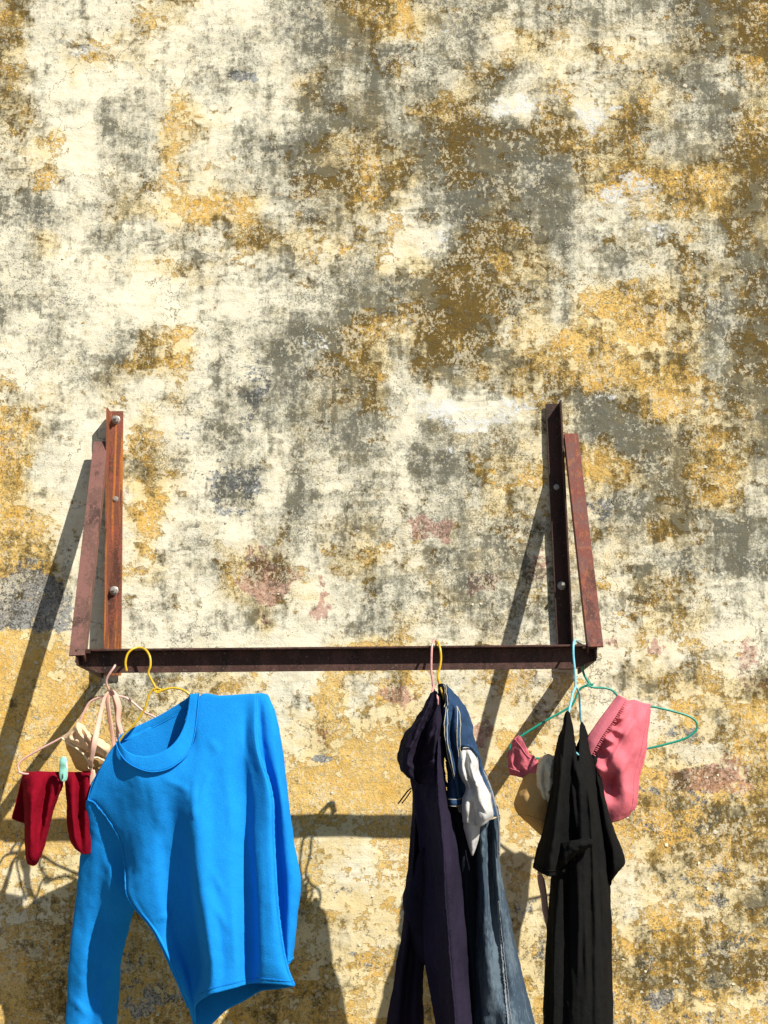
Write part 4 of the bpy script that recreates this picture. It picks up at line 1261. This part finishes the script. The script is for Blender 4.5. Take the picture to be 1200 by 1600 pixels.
U2 = [
 [(809,1149,0.272),(813,1151,0.280),(817,1157,0.286),(822,1168,0.290),(827,1178,0.294),(835,1180,0.300)],
 [(802,1157,0.264),(807,1163,0.278),(813,1170,0.286),(820,1180,0.293),(829,1188,0.302),(842,1192,0.308)],
 [(796,1166,0.258),(801,1174,0.274),(808,1182,0.278),(818,1190,0.297),(828,1197,0.303),(843,1204,0.309)],
 [(793,1180,0.254),(798,1188,0.273),(806,1194,0.277),(816,1200,0.296),(828,1206,0.304),(843,1213,0.309)],
 [(794,1197,0.255),(799,1201,0.270),(807,1204,0.283),(817,1208,0.289),(829,1214,0.303),(842,1221,0.308)],
 [(797,1211,0.258),(803,1212,0.269),(811,1213,0.280),(819,1217,0.289),(829,1221,0.299),(840,1227,0.306)],
]
u2 = Cloth(tube_rows(U2, .254), 60, 50, True, wr=0.004, ws=(36, 30), seed=53, fine=0.0015)
u2.build('side_panel', M['pink'], up)
seam_on(u2, [(u_, 0.80) for u_ in np.linspace(0.03, 0.4, 8)], 'hem_seam', up, M['pink_band'], 0.0018, 50, 0.001)
seam_on(u2, [(u_, 0.14) for u_ in np.linspace(0.03, 0.4, 8)], 'hem_seam', up, M['pink_band'], 0.0010, 50, 0.001)
# joining back panel behind the bra and the shirt
U3 = [[(835,1190,.262),(860,1194,.262),(890,1190,.262),(925,1180,.262)], [(835,1212,.262),(860,1222,.264),(890,1224,.264),(925,1222,.262)]]
Cloth(tube_rows(U3, .254), 40, 12, True, wr=0.002, seed=54).build('back_panel', M['pink'], up)
# ribbed waistband along the slanting edge
BD = [
 [(966,1086,.300),(954,1102,.304),(941,1119,.306),(929,1136,.306),(920,1150,.304),(914,1166,.300)],
 [(972,1089,.312),(961,1106,.314),(948,1124,.316),(936,1142,.316),(926,1158,.314),(918,1176,.308)],
 [(979,1092,.314),(968,1110,.318),(956,1129,.320),(943,1147,.320),(932,1165,.318),(922,1184,.312)],
]
bdc = Cloth(BD, 60, 12, False, wr=0, fine=0.0004)
bdc.build('waistband', M['pink_band'], up, 0.002)
def joined_tubes(name, paths, rad, mat, root):
    V, Fc = [], []
    for p in paths:
        v, f = tube_mesh(p, rad, 5)
        Fc += [tuple(i + len(V) for i in q) for q in f]
        V += v
    o = adopt(new_obj(name, V, Fc, mat), root)
    o['kind'] = 'stuff'
ribs = []
for k in range(70):
    u_ = 0.02 + k / 70 * 0.96
    ribs.append([bdc.pt(u_, 0.04, 0.0003), bdc.pt(u_, 0.5, 0.0005), bdc.pt(u_, 0.92, 0.0003)])
joined_tubes('waistband_ribbing', ribs, 0.0007, M['pink_band'], up)
gath = []
for k in range(30):      # gathers below the waistband
    u_ = 0.03 + k / 30 * 0.94
    a = bdc.pt(u_, 0.98, 0.0006); b = a + Vector((random.uniform(.004, .008), -0.001, random.uniform(-.005, -.002)))
    gath.append([a, (a + b) / 2 + Vector((0, -0.0010, 0)), b])
joined_tubes('waistband_gathers', gath, 0.0010, M['pink_band'], up)
seam_on(u1, [(4.93 / 10, v_) for v_ in np.linspace(0.05, 0.93, 12)], 'leg_seam', up, M['pink_band'], 0.0015, 130, 0.0006, 0.0003)
seam_on(u1, [(4.55 / 10, v_) for v_ in np.linspace(0.05, 0.93, 12)], 'leg_seam', up, M['pink_band'], 0.0008, 130, 0.0006, 0.0002)

b2 = thing('bra', 'tan bra with cream lining hanging between the pink underpants and the black shirt', 'bra', at(840, 1190, 0.28), 'bras drying on the hangers')
CU = [
 [(818,1214,.284),(826,1208,.300),(836,1204,.306),(848,1203,.306),(862,1206,.300),(876,1212,.290)],
 [(811,1231,.284),(821,1227,.318),(834,1224,.330),(848,1224,.330),(863,1226,.316),(878,1230,.290)],
 [(804,1248,.284),(816,1247,.330),(831,1246,.348),(848,1246,.346),(864,1246,.326),(880,1248,.290)],
 [(804,1262,.284),(817,1264,.328),(832,1266,.346),(848,1267,.342),(864,1267,.322),(880,1268,.290)],
 [(813,1277,.284),(824,1281,.312),(836,1284,.326),(849,1287,.324),(864,1288,.308),(880,1288,.288)],
 [(827,1289,.282),(834,1293,.294),(842,1297,.300),(852,1301,.300),(864,1304,.294),(880,1306,.284)],
 [(840,1301,.280),(845,1306,.284),(851,1311,.286),(859,1316,.286),(868,1318,.284),(880,1318,.280)],
]
cuc = Cloth(tube_rows(CU, .274), 64, 60, True, wr=0.0012, seed=56)
cuc.build('cup', M['tan'], b2)
seam_on(cuc, [(u_, 0.62 - 0.03 * math.sin(u_ * 12)) for u_ in np.linspace(0.01, 0.46, 10)], 'cup_seam', b2, M['tan'], 0.0014, 60, 0.0008)
CE = [
 [(844,1183,.296),(851,1181,.312),(858,1181,.316),(866,1181,.312),(876,1182,.300)],
 [(838,1196,.300),(846,1192,.330),(854,1192,.334),(864,1190,.336),(874,1192,.310)],
 [(835,1212,.304),(843,1208,.344),(851,1208,.338),(861,1206,.348),(872,1208,.316)],
 [(836,1228,.306),(844,1224,.350),(852,1226,.344),(860,1224,.350),(870,1226,.318)],
 [(840,1243,.306),(847,1240,.348),(853,1242,.346),(860,1242,.346),(868,1244,.318)],
 [(848,1258,.304),(852,1258,.330),(856,1258,.336),(861,1260,.332),(866,1262,.316)],
]
Cloth(tube_rows(CE, [.29, .294, .296, .298, .298, .298]), 52, 44, True, wr=0.005, ws=(40, 46), seed=57, fine=0.002).build('lining', M['cream'], b2)
ribbon('strap', [(843,1366,.300),(846,1378,.300),(850,1400,.298),(852,1420,.296),(855,1440,.294),(857,1456,.292)], [.010,.016,.015,.014,.009,.005], M['strap'], b2, roll=0.4)
ribbon('strap', [(862,1300,.292),(854,1330,.296),(846,1350,.298),(843,1366,.300)], [.012,.013,.012,.010], M['strap'], b2, roll=0.3)
ribbon('strap', [(850,1184,.300),(856,1180,.302),(862,1182,.300)], [.005,.006,.005], M['cream'], b2, n=12)
tube('clasp', [at(858, 1236, .352), at(862, 1243, .352)], 0.0030, plain('brown_clasp', (0.12, 0.05, 0.03), 0.5), b2, 8)

edge_hanger('light blue wire hanger turned edge on holding the long black shirt',
    [(906, 1030, .262), (905, 1010, .268), (902, 1002, .290), (898, 1001, .318), (896, 1008, .331), (896, 1024, .334), (898, 1045, .335), (899, 1060, .335), (899, 1074, .335)],
    [(899, 1074, .336), (895, 1084, .350), (892, 1098, .370), (889, 1112, .388), (886, 1135, .385), (890, 1165, .38), (902, 1178, .374), (906, 1178, .34), (912, 1150, .27), (908, 1125, .270), (906, 1100, .285), (905, 1084, .31), (901, 1074, .33)],
    M['w_blue'], (898, 1001, .30))
bs = thing('black_shirt', 'long black short sleeved shirt hanging edge on from the light blue hanger', 'shirt', at(900, 1130, 0.34))
BS = [
 [(874,1158,.330),(878,1134,.372),(884,1113,.398),(890,1113,.402),(896,1135,.398),(899,1165,.392),(903,1190,.386),(905,1162,.344),(906,1135,.316),(911,1128,.300),(919,1146,.292),(925,1170,.280)],
 [(868,1200,.322),(873,1194,.385),(879,1190,.420),(886,1190,.410),(892,1192,.398),(898,1200,.404),(905,1214,.412),(912,1206,.396),(917,1198,.372),(922,1194,.350),(928,1194,.325),(935,1198,.280)],
 [(866,1240,.318),(872,1240,.391),(879,1240,.412),(887,1240,.402),(893,1240,.395),(900,1242,.405),(908,1244,.413),(915,1244,.403),(922,1244,.402),(928,1244,.370),(933,1244,.340),(939,1244,.282)],
 [(864,1300,.314),(871,1300,.388),(878,1300,.407),(886,1300,.394),(893,1300,.391),(901,1300,.406),(910,1300,.416),(919,1300,.404),(926,1300,.405),(933,1300,.372),(939,1300,.345),(945,1300,.284)],
 [(861,1360,.312),(869,1360,.386),(877,1360,.399),(885,1360,.386),(893,1360,.399),(902,1360,.412),(912,1360,.415),(921,1360,.401),(929,1360,.405),(937,1360,.376),(945,1360,.348),(951,1360,.286)],
 [(857,1420,.312),(866,1420,.386),(875,1420,.399),(883,1420,.384),(892,1420,.401),(902,1420,.412),(912,1420,.415),(922,1420,.401),(931,1420,.405),(939,1420,.378),(948,1420,.350),(955,1420,.288)],
 [(854,1490,.312),(864,1490,.386),(873,1490,.398),(882,1490,.385),(892,1490,.402),(902,1490,.411),(913,1490,.413),(923,1490,.401),(932,1490,.404),(941,1490,.380),(949,1490,.352),(956,1490,.288)],
 [(851,1560,.312),(861,1560,.386),(871,1560,.397),(881,1560,.387),(891,1560,.403),(902,1560,.410),(913,1560,.411),(923,1560,.401),(933,1560,.403),(942,1560,.380),(950,1560,.352),(958,1560,.288)],
 [(850,1610,.312),(860,1610,.386),(870,1610,.397),(881,1610,.388),(892,1610,.403),(902,1610,.409),(913,1610,.410),(923,1610,.401),(933,1610,.403),(942,1610,.380),(950,1610,.352),(957,1610,.288)],
 [(849,1668,.312),(859,1668,.386),(870,1668,.397),(881,1668,.388),(892,1668,.403),(902,1668,.409),(913,1668,.410),(923,1668,.401),(933,1668,.403),(942,1668,.380),(950,1668,.352),(957,1668,.288)],
]
bback = [[(919,1148,.284),(914,1134,.286),(910,1136,.288),(907,1146,.290),(904,1160,.300),(901,1166,.320),(897,1150,.340),(893,1124,.360),(887,1116,.376),(880,1135,.350)]] + [None] * 9
Cloth(tube_rows(BS, [.28, .27, .262, .258, .256, .256, .256, .256, .256, .256], bback), 150, 150, True, wr=0.0045, ws=(34, 6), seed=61, fine=0.0012, creases=[(879,1345,886,1450,-.008,2.5),(886,1450,892,1600,-.006,2.5),(903,1330,904,1560,.006,4),(930,1290,941,1500,-.012,3),(868,1420,862,1560,.010,4),(915,1400,920,1600,.007,4),(893,1215,900,1300,.008,3),(924,1215,930,1330,-.010,2.5)]).build('body', M['black'], bs)
BL = [
 [(873,1150,.350),(877,1146,.372),(882,1146,.380),(887,1150,.366)],
 [(866,1195,.350),(872,1192,.402),(879,1192,.424),(886,1196,.390)],
 [(858,1250,.352),(866,1248,.420),(874,1248,.444),(884,1250,.398)],
 [(847,1300,.354),(858,1300,.430),(869,1300,.452),(881,1302,.400)],
 [(837,1338,.354),(850,1340,.428),(864,1342,.450),(877,1340,.400)],
 [(832,1355,.356),(845,1364,.420),(860,1370,.440),(873,1366,.398)],
]
blc = Cloth(tube_rows(BL, [.34, .335, .33, .33, .334, .338]), 56, 70, True, wr=0.0035, ws=(30, 12), seed=62)
blc.build('sleeve', M['black'], bs)
seam_on(blc, [(u_, 0.93) for u_ in np.linspace(0.0, 0.5, 8)], 'cuff_seam', bs, M['black'], 0.0013, 40, 0.0008)
BC = [  # bunched cuff lying over the front
 [(876,1318,.420),(888,1314,.444),(902,1312,.452),(914,1310,.448),(925,1312,.430)],
 [(872,1330,.420),(886,1326,.452),(900,1322,.460),(912,1320,.456),(926,1318,.432)],
 [(868,1345,.416),(880,1342,.446),(892,1334,.454),(906,1328,.450),(921,1324,.430)],
 [(872,1354,.410),(880,1352,.430),(890,1344,.436),(902,1334,.436),(914,1330,.424)],
]
Cloth(tube_rows(BC, .410), 60, 30, True, wr=0.004, ws=(50, 50), seed=63, fine=0.0015).build('cuff', M['black'], bs)
BR_ = [
 [(922,1175,.290),(925,1172,.304),(929,1176,.304),(932,1184,.290)],
 [(926,1215,.290),(930,1213,.320),(936,1214,.322),(941,1220,.286)],
 [(932,1258,.288),(938,1256,.330),(945,1256,.332),(949,1260,.286)],
 [(938,1300,.288),(946,1300,.336),(955,1298,.338),(961,1300,.286)],
 [(945,1335,.288),(954,1334,.338),(964,1332,.338),(973,1332,.286)],
 [(948,1362,.288),(956,1360,.332),(966,1356,.330),(977,1349,.286)],
 [(953,1384,.286),(957,1374,.306),(963,1366,.310),(972,1358,.286)],
]
brc = Cloth(tube_rows(BR_, [.28, .272, .268, .266, .266, .268, .276]), 52, 70, True, wr=0.0035, ws=(34, 12), seed=64)
brc.build('sleeve', M['black'], bs)
